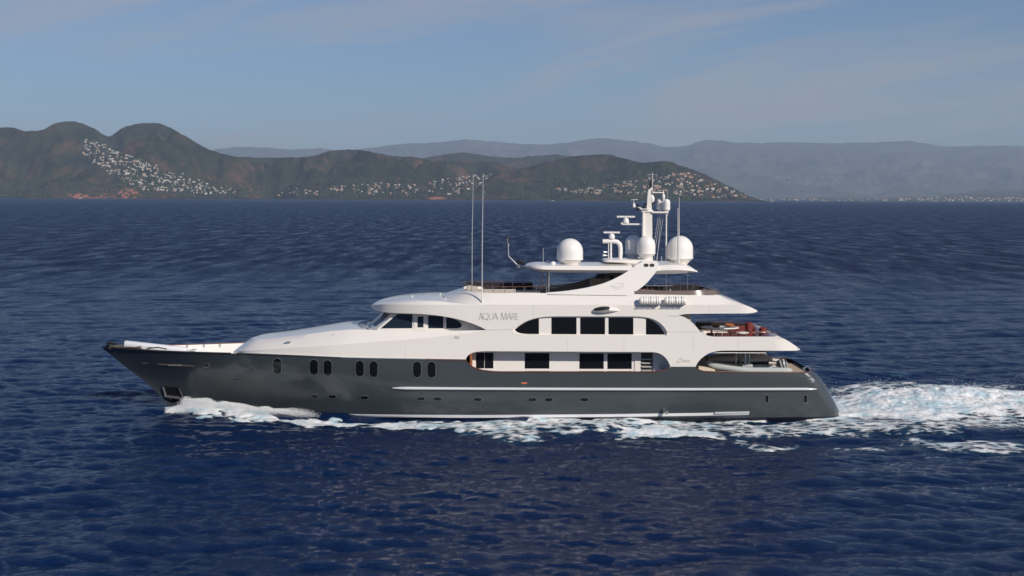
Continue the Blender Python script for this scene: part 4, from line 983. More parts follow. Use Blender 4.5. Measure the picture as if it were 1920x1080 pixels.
for ch, adv in (('A', 9.3), ('Q', 13.4), ('U', 9.0), ('A', 16.6), ('M', 12.9), ('A', 11.2), ('R', 8.4), ('E', 5)):
    sc_ = .86
    for pts, w in glyph(ch, 0): stroke(nm, [(xx + q[0] * sc_, q[1]) for q in pts], w, hn)
    xx += adv * sc_
nm.build('name_lettering', letter, Y_, smooth=0)
lg = MB(); hl = lambda a, b: 4.46
stroke(lg, S((1267, 679.5), (1271, 677), (1275, 672.5), (1279, 671.5), (1278, 675), (1282, 677)), 1.3, hl); stroke(lg, S((1268, 679.6), (1274, 679.2), (1280, 678)), 1.4, hl)
for k in range(3): stroke(lg, S((1281.5 + 4.2 * k, 675.6), (1284 + 4.2 * k, 674.9), (1284.4 + 4.2 * k, 677), (1281.8 + 4.2 * k, 678.2), (1284.8 + 4.2 * k, 678.8)), 1.0, hl)
lg.build('builder_emblem', letter, Y_, smooth=0)
em = MB()
for cx in (853.8, 858.6): stroke(em, circ(cx, 632.8, 2.0, 2.0), 1.6, lambda a, b: hbM(a) + .0)
em.build('round_vents', lgrey, Y_, smooth=0)
# ---- floodlight scoop on the side
sc = []
for k in range(25):
    t = k / 24; px = 1110 + 53 * t; w = math.sin(math.pi * min(1, t * 1.02) ** .8) ** .62 if 0 < t < 1 else .02
    cy = 582.8 - 1.5 * math.sin(math.pi * t); h = 7.0 * w; d = .48 * w
    sc.append([U(px, cy + h * math.cos(a) * (1 if math.cos(a) < 0 else .75), 4.40 + d * math.sin(a)) for a in [math.pi * j / 12 for j in range(13)]])
MB().loft(sc, closed=False).build('light_pod', white, Y_, smooth=50)
sc = []
for k in range(1, 15):
    t = .02 + .60 * k / 14; px = 1110 + 53 * t; w = math.sin(math.pi * min(1, t * 1.02) ** .8) ** .62
    cy = 582.8 - 1.5 * math.sin(math.pi * t); h = 7.0 * w; d = .48 * w
    sc.append([U(px, cy + (h + .25) * math.cos(a) * (1 if math.cos(a) < 0 else .75), 4.42 + d * math.sin(a)) for a in [math.pi * (.47 + .46 * j / 10) for j in range(11)]])
MB().loft(sc, closed=False).build('pod_opening_black', black, Y_, smooth=50)  # black skin over the pod, shade of the scoop opening as colour
# ---- life rafts in canisters on their cradle
for k, px in enumerate((1219, 1266)):
    g_ = empty('life_raft', U(px, 571, 4.7), 'white ribbed life raft canister on the sun deck side, %s of the pair' % ('forward' if k == 0 else 'aft'), 'life raft')
    c0, c1 = Vector(U(px - 21, 564, 4.62)), Vector(U(px + 21, 564, 4.62)); L_ = (c1 - c0).length; mb = MB(); cr = MB(); bd = MB()
    prof = []
    for j in range(61):
        s_ = j / 60; r = .27 * (min(1, (1 - abs(2 * s_ - 1)) * 9) ** .5); r += .018 * math.cos(s_ * 2 * math.pi * 9) if .06 < s_ < .94 else 0
        prof.append((s_, max(.01, r)))
    rings = [[c0 + Vector((L_ * s_, r * math.cos(a), r * math.sin(a))) for a in [2 * math.pi * q / 20 for q in range(20)]] for s_, r in prof]
    mb.loft(rings).build('canister', white2, g_, smooth=45)
    for s_ in (.22, .5, .78):
        c = c0 + Vector((L_ * s_, 0, 0)); bd.tube([c + Vector((0, .292 * math.cos(a), .292 * math.sin(a))) for a in [2 * math.pi * q / 24 for q in range(25)]], .014, 6)
    bd.build('strap', lgrey if k == 0 else steel, g_)
    for s_ in (.12, .37, .63, .88):
        c = c0 + Vector((L_ * s_, 0, 0)); cr.tube([c + Vector((0, -.27, -.16)), c + Vector((0, -.24, -.24)), c + Vector((0, .1, -.30)), c + Vector((0, .35, -.12))], .022, 6)
    cr.tube([c0 + Vector((.05, -.26, -.24)), c1 + Vector((-.05, -.26, -.24))], .022, 6)
    cr.build('cradle', steel, g_)
# ---- radar arch fins
fin = ([(1024, 549.5)] + S((1024, 548.8), (1060, 545.8), (1100, 539.5), (1135, 530), (1165, 516), (1188, 501), (1206, 489.3)) + [(1231.5, 489.3), (1235, 494.5), (1236, 499)] + S((1236, 500), (1229, 511), (1221, 521), (1211, 532), (1200, 541), (1190.5, 547)) + S((1190.5, 547), (1189.2, 549.6), (1191, 552.4)) + [(1175, 554.2), (1030, 551.8)])
hF = lambda px, py: float(np.interp(py, [489, 553], [3.05, 3.98]))
panel('arch_fin', fin, hF, .30, white, Y_, stepx=8, cuts=(500, 515, 530, 545), bevel=.02)
panel('arch_fin', fin, hF, .30, white, Y_, stepx=8, cuts=(500, 515, 530, 545), bevel=.02, mirror=True)
panel('seam', [(1026, 551.9), (1175, 554.1), (1175, 554.7), (1026, 552.5)], lambda a, b: 4.02, .06, frm, Y_, stepx=40, smooth=0)
em = MB()
stroke(em, S((1144, 537), (1151, 534), (1158, 531.6), (1165, 531.4), (1169, 534), (1167, 538), (1161, 542), (1155, 541), (1150, 538.5), (1144, 537)), .8, hF); stroke(em, S((1151, 536), (1157, 538.6), (1163, 537), (1167, 533.5)), .8, hF)
em.build('fin_emblem', mat('emblem_grey', (.50, .48, .46), .4), Y_, smooth=0)
for cx in (1211.5, 1222.5):
    panel('arch_vent', oval(cx, 497.3, 9.5, 6.4, 20, 2.2), lambda a, b: hF(a, b) + .012, .03, black, Y_, stepx=40, smooth=0)
a, b_ = U(1215, 489.3, 3.0), U(1233, 499, 3.0)
MB().loft([[(U(px, py, 3.0)[0], YC + s_ * 2.85, U(px, py, 3.0)[2]) for px, py in ((1204, 490.8), (1232, 490.8), (1236, 500), (1228, 506), (1196, 506), (1190, 500))] for s_ in (-1, 1)]).build('arch_bridge', white, Y_, smooth=0)
# ---- hard tops
def hardtop(name, prof, m=white):
    """prof: (px, top py, bottom py, half breadth)"""
    prof = dens([((a, b, h), (a, c_, h)) for a, b, c_, h in prof], 4); rr1 = []
    for tp, bt in prof:
        t_ = U(tp[0], tp[1], tp[2]); b2 = U(bt[0], bt[1], bt[2]); h = tp[2]; zc_ = (t_[2] + b2[2]) / 2; x = t_[0]
        half = [(x, YC - h * .93, b2[2]), (x, YC - h, zc_ - .04), (x, YC - h * .985, zc_ + .06), (x, YC - h * .93, t_[2]), (x, YC, t_[2] + .04 + .03 * h)]
        oth = [(q[0], 2 * YC - q[1], q[2]) for q in half[:-1]][::-1]
        rr1.append(half + oth)
    return MB().loft(rr1).build(name, m, Y_, smooth=40)
hardtop('hardtop', [(984, 499.5, 501, .3), (986, 499, 502, 1.2), (990, 498.6, 503.4, 1.9), (998, 498.3, 505.6, 2.5), (1010, 498.2, 508.4, 2.9), (1028, 498.4, 510.6, 3.05), (1100, 499, 511.5, 3.05), (1180, 499.4, 511.8, 3.05), (1183, 500, 511, 3.0)])
hardtop('aft_hardtop', [(1205, 509.5, 511.5, 3.0), (1212, 506, 513.4, 3.15), (1228, 500.5, 514, 3.2), (1245, 497.4, 514, 3.2), (1265, 497, 513.6, 3.2), (1285, 499, 512.6, 3.1), (1299, 503.5, 511.4, 2.8), (1308, 508.6, 510.0, 2.2)])
hardtop('mast_platform', [(1131, 489, 491, .8), (1134, 488, 491.6, 1.3), (1145, 487.4, 492.4, 1.5), (1170, 487.4, 494, 1.6), (1190, 487.5, 499, 1.6), (1222, 487.5, 500, 1.6)])
for px, hb in ((1017, -1.9), (1026, 2.2), (1029, 2.35), (1012, -2.2)):
    a, b_ = U(px, 510, hb), U(px, 548, hb); MB().tube([a, (a[0], a[1], b_[2] - .3)], .055 if px > 1020 else .04).build('hardtop_post', steel, Y_)
for px, py0, py1, hb in ((1249, 514, 552, 2.6), (1289, 512, 552, 2.4), (1249, 514, 552, -2.6), (1289, 512, 552, -2.4)):
    if hb > 0:
        a, b_ = U(px, py0, hb), U(px, py1, hb); MB().tube([a, b_], .022).build('hardtop_post', steel, Y_)
# ---- satellite domes
def dome(px, cy_top, cy_bot, w, hb, name='satellite_dome', skirt=.22):
    c = U(px, cy_bot, hb); s_ = (YC - hb) / FPX; R = w / 2 * s_; H = (cy_bot - cy_top) * s_
    e = H * skirt
    prof = [(R * .42, -.06), (R * .46, 0), (R * .98, e), (R * 1.02, e + .02), (R * 1.02, e + .06), (R, e + .08)]
    hc = H - e - R * 1.02; hc = max(.05, hc)
    prof += [(R * (1 - .0 * t), e + .08 + (hc - .08) * t) for t in (.5, 1)]
    prof += [(R * math.cos(t), e + hc + (H - e - hc) * math.sin(t)) for t in [math.pi / 2 * k / 10 for k in range(1, 11)]]
    o_ = MB().lathe(c, [(max(r, .001), z_) for r, z_ in prof], 36).build(name, white2, Y_, smooth=30)
    MB().lathe((c[0], c[1], c[2] - .28), [(R * .55, 0), (R * .3, .05), (R * .26, .26)], 16).build('dome_pedestal', lgrey, o_)
    return o_
dome(1068.5, 447, 498, 49, 1.2); dome(1275, 442, 497, 48.5, 0); dome(1187, 440.5, 485, 30, -1.0); dome(1211.5, 442, 485.5, 34, 1.0)
dome(1027, 488, 498, 10, .2, 'small_dome', .1); dome(1037, 490, 501, 11, 1.4, 'small_dome', .1)
dome(1237.5, 372, 394, 12.5, -.3, 'mast_dome', .1); dome(1250, 373, 396, 13, .3, 'mast_dome', .1)
# ---- mast
m_ = MB()
def tp(px, py, hb=0.0): return U(px, py, hb)
s0 = YC / FPX
for px, y_ in ((1205.5, .35), (1220.5, -.35), (1205.5, -.35)): m_.tube([tp(px, 489, y_), tp(px + (1 if px < 1210 else -.5), 396, y_ * .8)], [.13, .10], 10)
m_.loft([[ (tp(a, py)[0], YC + yy, tp(a, py)[2]) for a, yy in ((1204, -.3), (1222, -.3), (1222, .3), (1204, .3))] for py in (489, 397)])
m_.loft([[ (tp(a, py)[0], YC + yy, tp(a, py)[2]) for a, yy in ((1202, -.4), (1224, -.4), (1224, .4), (1202, .4))] for py in (398, 395)])
m_.build('mast', white, Y_, smooth=40, bevel=.03)
m_ = MB(); m_.loft([[ (tp(a, py)[0], YC + yy, tp(a, py)[2]) for a, yy in ((l0, -.12), (l1, -.12), (l1, .12), (l0, .12))] for py, l0, l1 in ((397, 1212, 1222), (360, 1214.5, 1220.5), (355, 1216, 1220))])
m_.tube([tp(1213, 396), tp(1216.5, 360), tp(1222, 352)], .09); m_.build('topmast', white, Y_, smooth=40)
m_ = MB(); m_.box(Vector(tp(1237, 398)), (1.15, .9, .12)); m_.box(Vector(tp(1233, 361)), (.75, .1, .08)); m_.box(Vector(tp(1186, 420.3)), (1.55, .3, .11)); m_.box(Vector(tp(1208, 392)) + Vector((0, 0, 0)), (.7, .5, .06))
m_.tube([tp(1225, 397), tp(1212, 385)], .04); m_.tube([tp(1207, 392), tp(1198, 389), tp(1194, 392)], .035); m_.tube([tp(1166, 420), tp(1165, 417)], .08)
m_.build('mast_arms', white, Y_, smooth=40, bevel=.01)
m_ = MB()
for a, b, r in ((1196, 385, .1), (1195.5, 392, .12), (1210, 383, .11), (1207, 389, .11), (1221, 383, .12), (1226, 379, .10), (1219.5, 345, .09), (1219.5, 341, .08), (1219.5, 350, .09), (1236, 355, .06)):
    m_.lathe(Vector(tp(a, b)) - Vector((0, 0, r)), [(r * .6, 0), (r, .04), (r, r * 1.2), (r * .5, r * 1.8), (.01, r * 1.9)], 12)
m_.tube([tp(1219.5, 352), tp(1219.5, 338)], .05); m_.build('navigation_lights', black, Y_)
m_ = MB(); m_.tube([tp(1188.5, 386), tp(1198, 389)], .02); m_.lathe(Vector(tp(1188.5, 386)), [(.01, -.15), (.09, -.1), (.11, 0), (.09, .1), (.01, .25)], 12); m_.tube([tp(1188.5, 383), tp(1188.5, 374)], .012); m_.tube([tp(1183, 375), tp(1196, 374)], .02); m_.build('wind_sensor', white2, Y_)
m_ = MB(); m_.tube([tp(1244, 379), tp(1238, 398)], .03); m_.lathe(Vector(tp(1244, 370)), [(.03, -.3), (.1, -.1), (.12, .1), (.05, .25), (.02, .5)], 12); m_.build('mast_beacon', white2, Y_)
m_ = MB(); m_.tube([tp(1223, 376), tp(1219, 374)], .05); m_.lathe(Vector(tp(1223, 373)), [(.1, -.25), (.16, -.1), (.16, .1), (.05, .3)], 12); m_.build('mast_floodlight', white2, Y_)
def wire(name, pts, r, m=steel, lab=None):
    o_ = MB().tube(pts, r, 6).build(name, m, Y_)
    if lab: o_['label'] = lab
    return o_
wire('whip_antenna', [tp(1217.5, 352), tp(1217.5, 326)], .014, lgrey); wire('whip_antenna', [tp(1223.5, 362), tp(1223.5, 324)], .022, white2)
wire('whip_antenna', [tp(1212, 327.5), tp(1234, 327.5)], .012, lgrey); wire('mast_stay_pole', [tp(1249.5, 399), tp(1249, 496)], .045, white2)
wire('whip_antenna', [tp(1251.5, 355), tp(1251.5, 372)], .012, lgrey)
for a, b in (((1238, 399), (1226, 487)), ((1240, 399), (1232, 489)), ((1245, 399), (1231, 487)), ((1235, 399), (1227, 455))): wire('stay_wire', [tp(*a), tp(*b)], .014, lgrey)
wire('whip_antenna', [U(1271, 494, 1.9), U(1271, 390, 1.9)], [.05, .03], lgrey); wire('whip_antenna', [U(1273.5, 494, 2.1), U(1273.5, 370, 2.1)], [.03, .012], white2)
wire('whip_antenna', [U(1018.5, 498, .5), U(1018.5, 465, .5)], .018, lgrey); wire('whip_antenna', [U(1240.5, 499, 1), U(1240.5, 480, 1)], .02, lgrey)
wire('tall_antenna', [U(885, 545, 2.6), U(885.3, 436, 2.6), U(887.5, 326, 2.6)], [.03, .026, .016], mat('antenna_grey', (.42, .44, .46), .4))
wire('tall_antenna', [U(903.5, 568, 4.3), U(903.8, 540, 4.3)], .045, white2); wire('tall_antenna', [U(903.8, 542, 4.3), U(904.3, 440, 4.3), U(906, 325, 4.3)], [.036, .03, .016], mat('antenna_pale', (.50, .51, .52), .4))
# radars
def radar(px, py, w, ped, lab=None):
    c = Vector(tp(px, py)); o_ = MB().loft([[c + Vector((x, y * .9, z_)) for y, z_ in ((-.09, -.05), (.09, -.05), (.1, .04), (0, .07), (-.1, .04))] for x in (-w / 2, -w * .45, 0, w * .45, w / 2)]).build('radar_scanner', white2, Y_)
    MB().lathe(c - Vector((0, 0, ped)), [(.21, 0), (.23, ped * .35), (.16, ped * .75), (.07, ped * .8), (.07, ped)], 16).build('scanner_pedestal', white2, o_)
radar(1173.5, 406.5, 1.28, .46); radar(1147, 436, 1.16, .44)
m_ = MB(); m_.tube([tp(1130, 452.5), tp(1150, 452.3), tp(1157, 453.5), tp(1162, 458), tp(1163.5, 466), tp(1163.5, 489)], [.15, .16, .17, .17, .16, .15], 12); m_.tube([tp(1145.5, 453), tp(1145.5, 489)], .07, 10); m_.tube([tp(1141, 455), tp(1141, 487)], .03); m_.build('radar_bracket', white2, Y_)
m_ = MB()
for a, b in ((1131, 472.5), (1130, 479)): c = Vector(tp(a, b)); m_.loft([[c + Vector((x, r * math.cos(t), r * math.sin(t))) for t in [math.pi * k / 5 for k in range(10)]] for x, r in ((0, .12), (.12, .06), (.4, .04))])
m_.build('horns', steel, Y_)
# crane light arm ahead of the hard top
m_ = MB(); m_.tube([U(975, 501, 1.5), U(971, 498, 1.5), U(953.5, 480, 1.5), U(952.5, 459, 1.5)], .055, 8); m_.tube([U(953, 462, 1.5), U(951, 447, 1.5)], .10, 8); m_.box(Vector(U(972, 499, 1.5)), (.2, .15, .25)); m_.tube([U(975, 499.5, 1.2), U(986, 500, 1.2)], .05); m_.build('light_arm', steel, Y_)
m_ = MB(); m_.box(Vector(U(976, 492, 1.3)), (.5, .4, .22)); m_.box(Vector(U(973, 489, 1.3)), (.22, .3, .2)); m_.box(Vector(U(952.5, 452, 1.5)), (.16, .18, .4)); m_.box(Vector(U(951, 445, 1.5)), (.1, .1, .18)); m_.box(Vector(U(955, 459, 1.5)), (.16, .1, .12)); m_.build('searchlight', black, Y_, bevel=.03)
# ---- railings
def rail(pts, zdrop, nposts, m_top=cap, r=.03, pane=None, ppr=.018, name='railing', posts=None):
    """top rail through pts (px, py, hb) with posts hanging down zdrop metres; optional pane"""
    q = [Vector(U(*p)) for p in sample(S(*pts, n=5), 60)]
    o_ = MB().tube(q, r, 8).build(name, m_top, Y_)
    ps = MB()
    for k in range(nposts):
        p = q[int(round(k * 59 / max(1, nposts - 1)))]; ps.tube([p, p - Vector((0, 0, zdrop))], ppr, 6)
    ps.build('railing_posts', steel, o_)
    if pane:
        MB().loft([[p - Vector((0, .012, .05)), p - Vector((0, .012, zdrop - .03)), p - Vector((0, -.012, zdrop - .03)), p - Vector((0, -.012, .05))] for p in q]).build('railing_glass', pane, o_, smooth=60)
    return o_
rail([(1304, 603, -4.2), (1350, 603.5, -4.2), (1400, 606, -4.1), (1425, 611, -3.6), (1443, 618, -2), (1455, 625.5, 0), (1458, 628, 2)], .62, 9, pane=smoked)
rail([(1318, 617, 4.25), (1330, 621, 4.28), (1372, 622, 4.28), (1420, 622.5, 4.2), (1445, 624, 3.9), (1456, 627.5, 2.8)], .40, 6, m_top=cap, r=.022)
rail([(869, 528, .3), (869.5, 527.6, -1.2), (875, 527.6, -2.4), (893, 527.8, -3.2), (930, 528, -3.5), (999, 529, -3.5)], .62, 8, pane=smoked, r=.022)
rail([(869, 528, .3), (869.5, 530, 1.2), (874, 532.5, 2.2), (889, 535.5, 3.1), (915, 537.5, 3.6), (960, 537.6, 3.75), (1024, 536.6, 3.7)], .45, 9, r=.03)
rail([(1190, 543, 3.6), (1215, 542, 3.7), (1240, 545.5, 3.7), (1290, 545, 3.7), (1320, 544, 3.5), (1340, 543.5, 2.6), (1347, 543.5, 1.4)], .32, 6, r=.02)
rail([(1200, 535, -3.6), (1250, 533.5, -3.6), (1300, 534, -3.5), (1318, 537, -3.2), (1334, 540.5, -2.0), (1346, 543, 0), (1347, 543.5, 1.4)], .55, 7, pane=smoked, r=.022)
# smoked wind screen round the aft sun deck, near side
mb = MB(); rr1 = []
for a, b, c_, d in [(1189, 547.8, 546.5, 3.92), (1192, 543, 551.4, 3.92), (1205, 542.4, 551.8, 3.92), (1240, 545, 552.2, 3.92), (1290, 545.4, 553, 3.92), (1320, 544.6, 554.6, 3.82), (1336, 544.4, 554.4, 3.4), (1344, 544.6, 553.6, 2.6), (1349, 546.4, 553, 1.2)]:
    rr1.append([U(a, b, d - .1), U(a, c_, d)])
MB().loft(rr1, closed=False).build('wind_screen', mat('bronze_glass', (.16, .13, .115), .15, spec=.5), Y_, smooth=60)
# bow rail on the far bulwark forward and stern hoop
hp = MB(); hp.tube([U(1508, 695, 4.0), U(1508.5, 690, 4.0), U(1512, 687.2, 4.0), U(1516, 687.6, 4.0), U(1518.5, 691, 4.0), U(1518.5, 696, 4.0)], .05); hp.tube([U(1504, 695, 3.6), U(1507, 688, 3.6)], .03); hp.build('boarding_hoop', steel, Y_)
rail([(1440, 674, -4.0), (1470, 679, -4.1), (1500, 686, -3.9), (1519, 692.5, -2.5), (1524, 695, 0)], .5, 6, m_top=cap, r=.04)
# ---- small roof lights on the brow
for a, b, hb in ((773, 554.5, 0), (825.5, 550.5, 0), (835, 559.5, 2.6)):
    MB().tube([U(a, b + 2.5, hb), U(a, b - 1, hb)], .04, 8).add(*[[], []]).build('deck_light', white2, Y_)

# ================================================================ THINGS CARRIED ABOARD
def seat(name, c, w, d, h, back, m, lab, cat, grp=None, base=white2, rz=0.0):
    """upholstered deck sofa / chair: plinth, cushion, backrest, two arms"""
    o_ = empty(name, c, lab, cat, grp); C0 = Vector(c); Rz = Matrix.Rotation(rz, 3, 'Z')
    def bx(nm_, cc, dd, mm, bv=.04): MB().box(C0 + Rz @ Vector(cc), dd, rz).build(nm_, mm, o_, bevel=bv, smooth=50)
    bx('plinth', (0, 0, h * .25), (w, d, h * .5), base, .02); bx('cushion', (0, 0, h * .66), (w * .96, d * .96, h * .32), m, .05)
    bx('backrest', (0, d / 2 - .06, h * .5 + back * .5), (w, .14, back + h * .6), m, .05)
    return o_
zU = U(1400, 649, 4.3)[2]; zS = U(1000, 563, 3.95)[2]
def onU(px, hb): q = U(px, 640, hb); return (q[0], q[1], zU)
def onS(px, hb): q = U(px, 560, hb); return (q[0], q[1], zS)
# dining table on the upper aft deck
c = Vector(onU(1350, -.2)); t_ = empty('dining_table', c, 'long oval dining table with a white rim on the upper aft deck', 'table')
MB().lathe(c + Vector((0, 0, .74)), [(.01, 0), (.98, 0), (1.0, .03), (.98, .06), (.9, .062), (.01, .062)], 40, sx=1.28, sy=.95).build('table_top', mat('table_grey', (.36, .38, .42), .25), t_, smooth=40)
MB().lathe(c + Vector((0, 0, .78)), [(.88, .02), (.88, .07), (1.04, .07), (1.06, .03), (1.04, 0), (.88, .02)], 40, sx=1.28, sy=.95).build('rim', white2, t_, smooth=40)
for dx in (-.6, .6): MB().lathe(c + Vector((dx, 0, 0)), [(.26, 0), (.24, .03), (.07, .08), (.07, .74), (.2, .76)], 16).build('leg', steel, t_)
for k, (px, hb) in enumerate(((1342, .25), (1368, -.35))):
    q = Vector(onU(px, hb)) + Vector((0, 0, .85)); o_ = MB().lathe(q, [(.1, 0), (.26, .08), (.33, .2), (.3, .2), (.2, .1), (.02, .06)], 20).build('fruit_bowl', orange if k else mat('terracotta_bowl', (.30, .09, .04), .5), None)
    o_['label'] = ('orange bowl at the aft end of the oval dining table', 'reddish brown bowl near the forward end of the oval dining table')[1 - k]; o_['category'] = 'bowl'
CHL = ['dark red deck chair beside the oval table, nearest the house end', 'dark red deck chair beside the oval table, second from the house', 'dark red deck chair beside the oval table, third from the house', 'dark red deck chair beside the oval table, at the aft near corner']
for k, px in enumerate((1331, 1346, 1361, 1376)):
    q = onU(px, 1.75); seat('deck_chair', q, .52, .5, .45, .30, maroon, CHL[k], 'chair', 'dark red chairs along the near side of the dining table', base=maroon, rz=math.pi)
c = onU(1392, -2.4); seat('sofa', c, 2.0, .8, .45, .35, redc, 'red upholstered sofa by the far rail of the upper aft deck', 'sofa', base=maroon)
c = onU(1397, .6); seat('sofa', c, 1.0, .8, .45, .30, redc, 'red armchair behind the white cushion on the upper aft deck', 'armchair', base=maroon, rz=1.2)
c = Vector(onU(1432, 2.4)); seat('sofa', c, 1.55, .9, .5, .12, maroon, 'low maroon sun bed at the aft end of the upper deck', 'sun bed', base=maroon, rz=math.pi)
for k, (px, hb, h, lab) in enumerate(((1404, -.8, 1.15, 'tall round red bolster standing by the far sofa on the upper aft deck'), (1430, .6, .92, 'shorter round red bolster above the maroon sun bed'))):
    q = Vector(onU(px, hb)); o_ = empty('bolster', q, lab, 'bolster'); MB().lathe(q, [(.02, 0), (.26, .02), (.28, .3), (.26, .4), (.28, h - .3), (.26, h - .05), (.2, h), (.01, h)], 20).build('cushion', redc, o_); MB().lathe(q + Vector((0, 0, h * .45)), [(.285, 0), (.30, .03), (.285, .06)], 20).build('piping', maroon, o_)
q = Vector(onU(1392, 1.6)); o_ = empty('cushion', q, 'white rolled cushion beside the red armchair on the upper deck', 'cushion'); MB().lathe(q + Vector((0, 0, .55)), [(.02, 0), (.34, .03), (.38, .1), (.3, .17), (.02, .2)], 20, sx=1.2, sy=.7).build('pad', white2, o_); MB().box(q + Vector((0, 0, .28)), (.6, .5, .56)).build('pouffe_base', maroon, o_, bevel=.04)
q = Vector(onU(1414, .2)); o_ = empty('side_table', q, 'small tan round side table between the red bolsters', 'table'); MB().lathe(q + Vector((0, 0, .5)), [(.01, 0), (.28, 0), (.28, .04), (.01, .04)], 20).build('table_top', orange, o_); MB().lathe(q, [(.2, 0), (.04, .04), (.04, .5)], 12).build('leg', steel, o_)
# sun deck furniture
seat('bench_seat', onS(925, 2.1), 3.1, .7, .42, .30, beige, 'long beige bench seat at the front of the flybridge', 'bench', rz=math.pi)
seat('bench_seat', onS(885, .2), .8, 3.0, .42, .28, beige, 'short cream seat across the nose of the flybridge', 'bench')
seat('sun_pad', onS(985, .9), 2.2, 1.6, .42, .10, beige, 'beige sun pad behind the front bench of the flybridge', 'sun pad', base=maroon)
c = Vector(onS(1235, .6)); t_ = empty('bar_table', c, 'varnished red wood table on the aft sun deck', 'table'); MB().box(c + Vector((0, 0, .78)), (2.0, 1.1, .07)).build('table_top', cap, t_, bevel=.02)
for dx in (-.8, .8): MB().lathe(c + Vector((dx, 0, 0)), [(.2, 0), (.05, .04), (.05, .76)], 12).build('leg', white2, t_)
seat('bench_seat', onS(1262, 2.3), 2.9, .8, .52, .16, mat('white_cushion', (.72, .70, .66), .7), 'white cushioned bench behind the life rafts on the sun deck', 'bench', rz=math.pi)
for k, px in enumerate((1222, 1236, 1250)):
    c = Vector(onS(px, -.7)); o_ = empty('bar_stool', c, ('red stool on the far side of the sun deck table, forward of three', 'red stool on the far side of the sun deck table, middle of three', 'red stool on the far side of the sun deck table, aft of three')[k], 'stool', 'stools behind the sun deck table')
    MB().lathe(c + Vector((0, 0, .72)), [(.01, 0), (.2, .01), (.21, .06), (.17, .1), (.01, .1)], 16).build('seat', redc, o_); MB().lathe(c, [(.2, 0), (.03, .03), (.03, .72)], 12).build('leg', steel, o_)
# helm console and bar under the hard top
cb = MB(); c = Vector(onS(1140, -1.6)); cb.box(c + Vector((0, 0, .6)), (2.6, 1.0, 1.2)); cb.build('bar_counter', beige, Y_, bevel=.04)
cb = MB(); cb.box(Vector(U(1126, 518, -.4)), (.55, .1, .32)); cb.build('display_screen', black, Y_, smooth=0)
cb = MB(); cb.box(Vector(U(1147, 521, .2)), (.28, .2, .4)); cb.build('speaker_box', black, Y_, bevel=.02)
panel('fabric_windbreak', S((1040, 541), (1075, 531), (1110, 520), (1125, 513)) + [(1190, 512), (1190, 549), (1040, 549)], lambda a, b: -2.9, .05, mat('windbreak_taupe', (.30, .27, .25), .7), Y_)
# ---- tender (rigid inflatable) on the aft deck
zA = zdk
def onA(px, hb, dz=0): q = U(px, 690, hb); return Vector((q[0], q[1], zA + dz))
tn = empty('tender_boat', onA(1390, 2.6), 'white inflatable tender with a centre console on the aft deck', 'tender')
bx0, bx1 = U(1331, 690, 2.6)[0], U(1480, 690, 2.6)[0]; yt = YC - 2.7
zt_b = U(1335, 680, 2.6)[2]
ptsN, ptsF = [], []
for k in range(21):
    t = k / 20; x = bx0 + (bx1 - bx0) * t; half = .78 * (min(1, .12 + t * 2.4)) ** .5; zz_ = zt_b - .30 * min(1, t * 2.2) ** .7
    ptsN.append((x, yt - half, zz_ - .12)); ptsF.append((x, yt + half, zz_ - .12))
nose = [(bx0 - .12, yt - .12, zt_b - .05), (bx0 - .12, yt + .12, zt_b - .05)]
MB().tube([ptsN[k] for k in range(20, -1, -1)] + nose + ptsF, [.12] + [.22] * 40 + [.22, .22, .12][:3], 14).build('tube', tubeg, tn, smooth=60)
kl = []
for k in range(21):
    t = k / 20; x = bx0 + .1 + (bx1 - bx0 - .1) * t; half = .66 * (min(1, .1 + t * 2.2)) ** .5; zk_ = zt_b - .35 - .45 * min(1, t * 2) ** .6
    kl.append([(x, yt - half, zt_b - .3 - .22 * min(1, t * 2)), (x, yt, zk_ - .1), (x, yt + half, zt_b - .3 - .22 * min(1, t * 2))])
MB().loft(kl, closed=False).build('rigid_hull', white2, tn)
MB().box(onA(1400, 2.7, .95), (.75, .6, .8)).build('console', mat('console_grey', (.40, .42, .42), .4), tn, bevel=.08)
MB().box(onA(1433, 2.7, .80), (.7, .8, .4)).build('helm_seat', mat('seat_grey', (.50, .52, .50), .6), tn, bevel=.08)
MB().box(onA(1403, 3.05, 1.02), (.26, .03, .12)).build('console_badge', black, tn)
MB().box(Vector(U(1377, 691.5, 3.52)), (.2, .03, .05)).build('tube_badge', black, tn)
hd = MB(); hd.tube([onA(1438, 2.4, .6), onA(1441, 2.4, 1.6), onA(1441, 3.0, 1.6), onA(1438, 3.0, .6)], .035); hd.tube([onA(1450, 2.7, .5), onA(1452, 2.7, 1.1)], .10); hd.build('tender_frame', black, tn)
# second, covered boat beyond it
tb = empty('covered_boat', onA(1380, -1.5), 'second boat under a beige cover across the aft deck', 'tender')
cv = []
for k in range(25):
    t = k / 24; px = 1322 + 118 * t; w = (math.sin(math.pi * min(1, .08 + t * .7)) ** .5)
    q = onA(px, 0); zc_ = U(px, 673.5, .9)[2]; hgt = .24 + .17 * math.sin(math.pi * min(1, t * 1.05)) 
    cv.append([(q.x, YC - .9 + 1.0 * w * math.cos(a), zc_ + hgt * (math.sin(a) if math.sin(a) > 0 else .5 * math.sin(a))) for a in [2 * math.pi * j / 16 for j in range(16)]])
MB().loft(cv).build('cover', mat('boat_cover_beige', (.58, .52, .44), .8, bump=(3, .04)), tb, smooth=60)
hl_ = []
for k in range(21):
    t = k / 20; px = 1326 + 108 * t; q = onA(px, 0); zc_ = U(px, 676, .4)[2]; w = .95 * min(1, .2 + t * 2) ** .5
    hl_.append([(q.x, YC - .4 - w, zc_), (q.x, YC - .4, zc_ - .9 * min(1, .3 + t)), (q.x, YC - .4 + w, zc_)])
MB().loft(hl_).build('rigid_hull', mat('covered_hull', (.10, .11, .11), .3), tb)
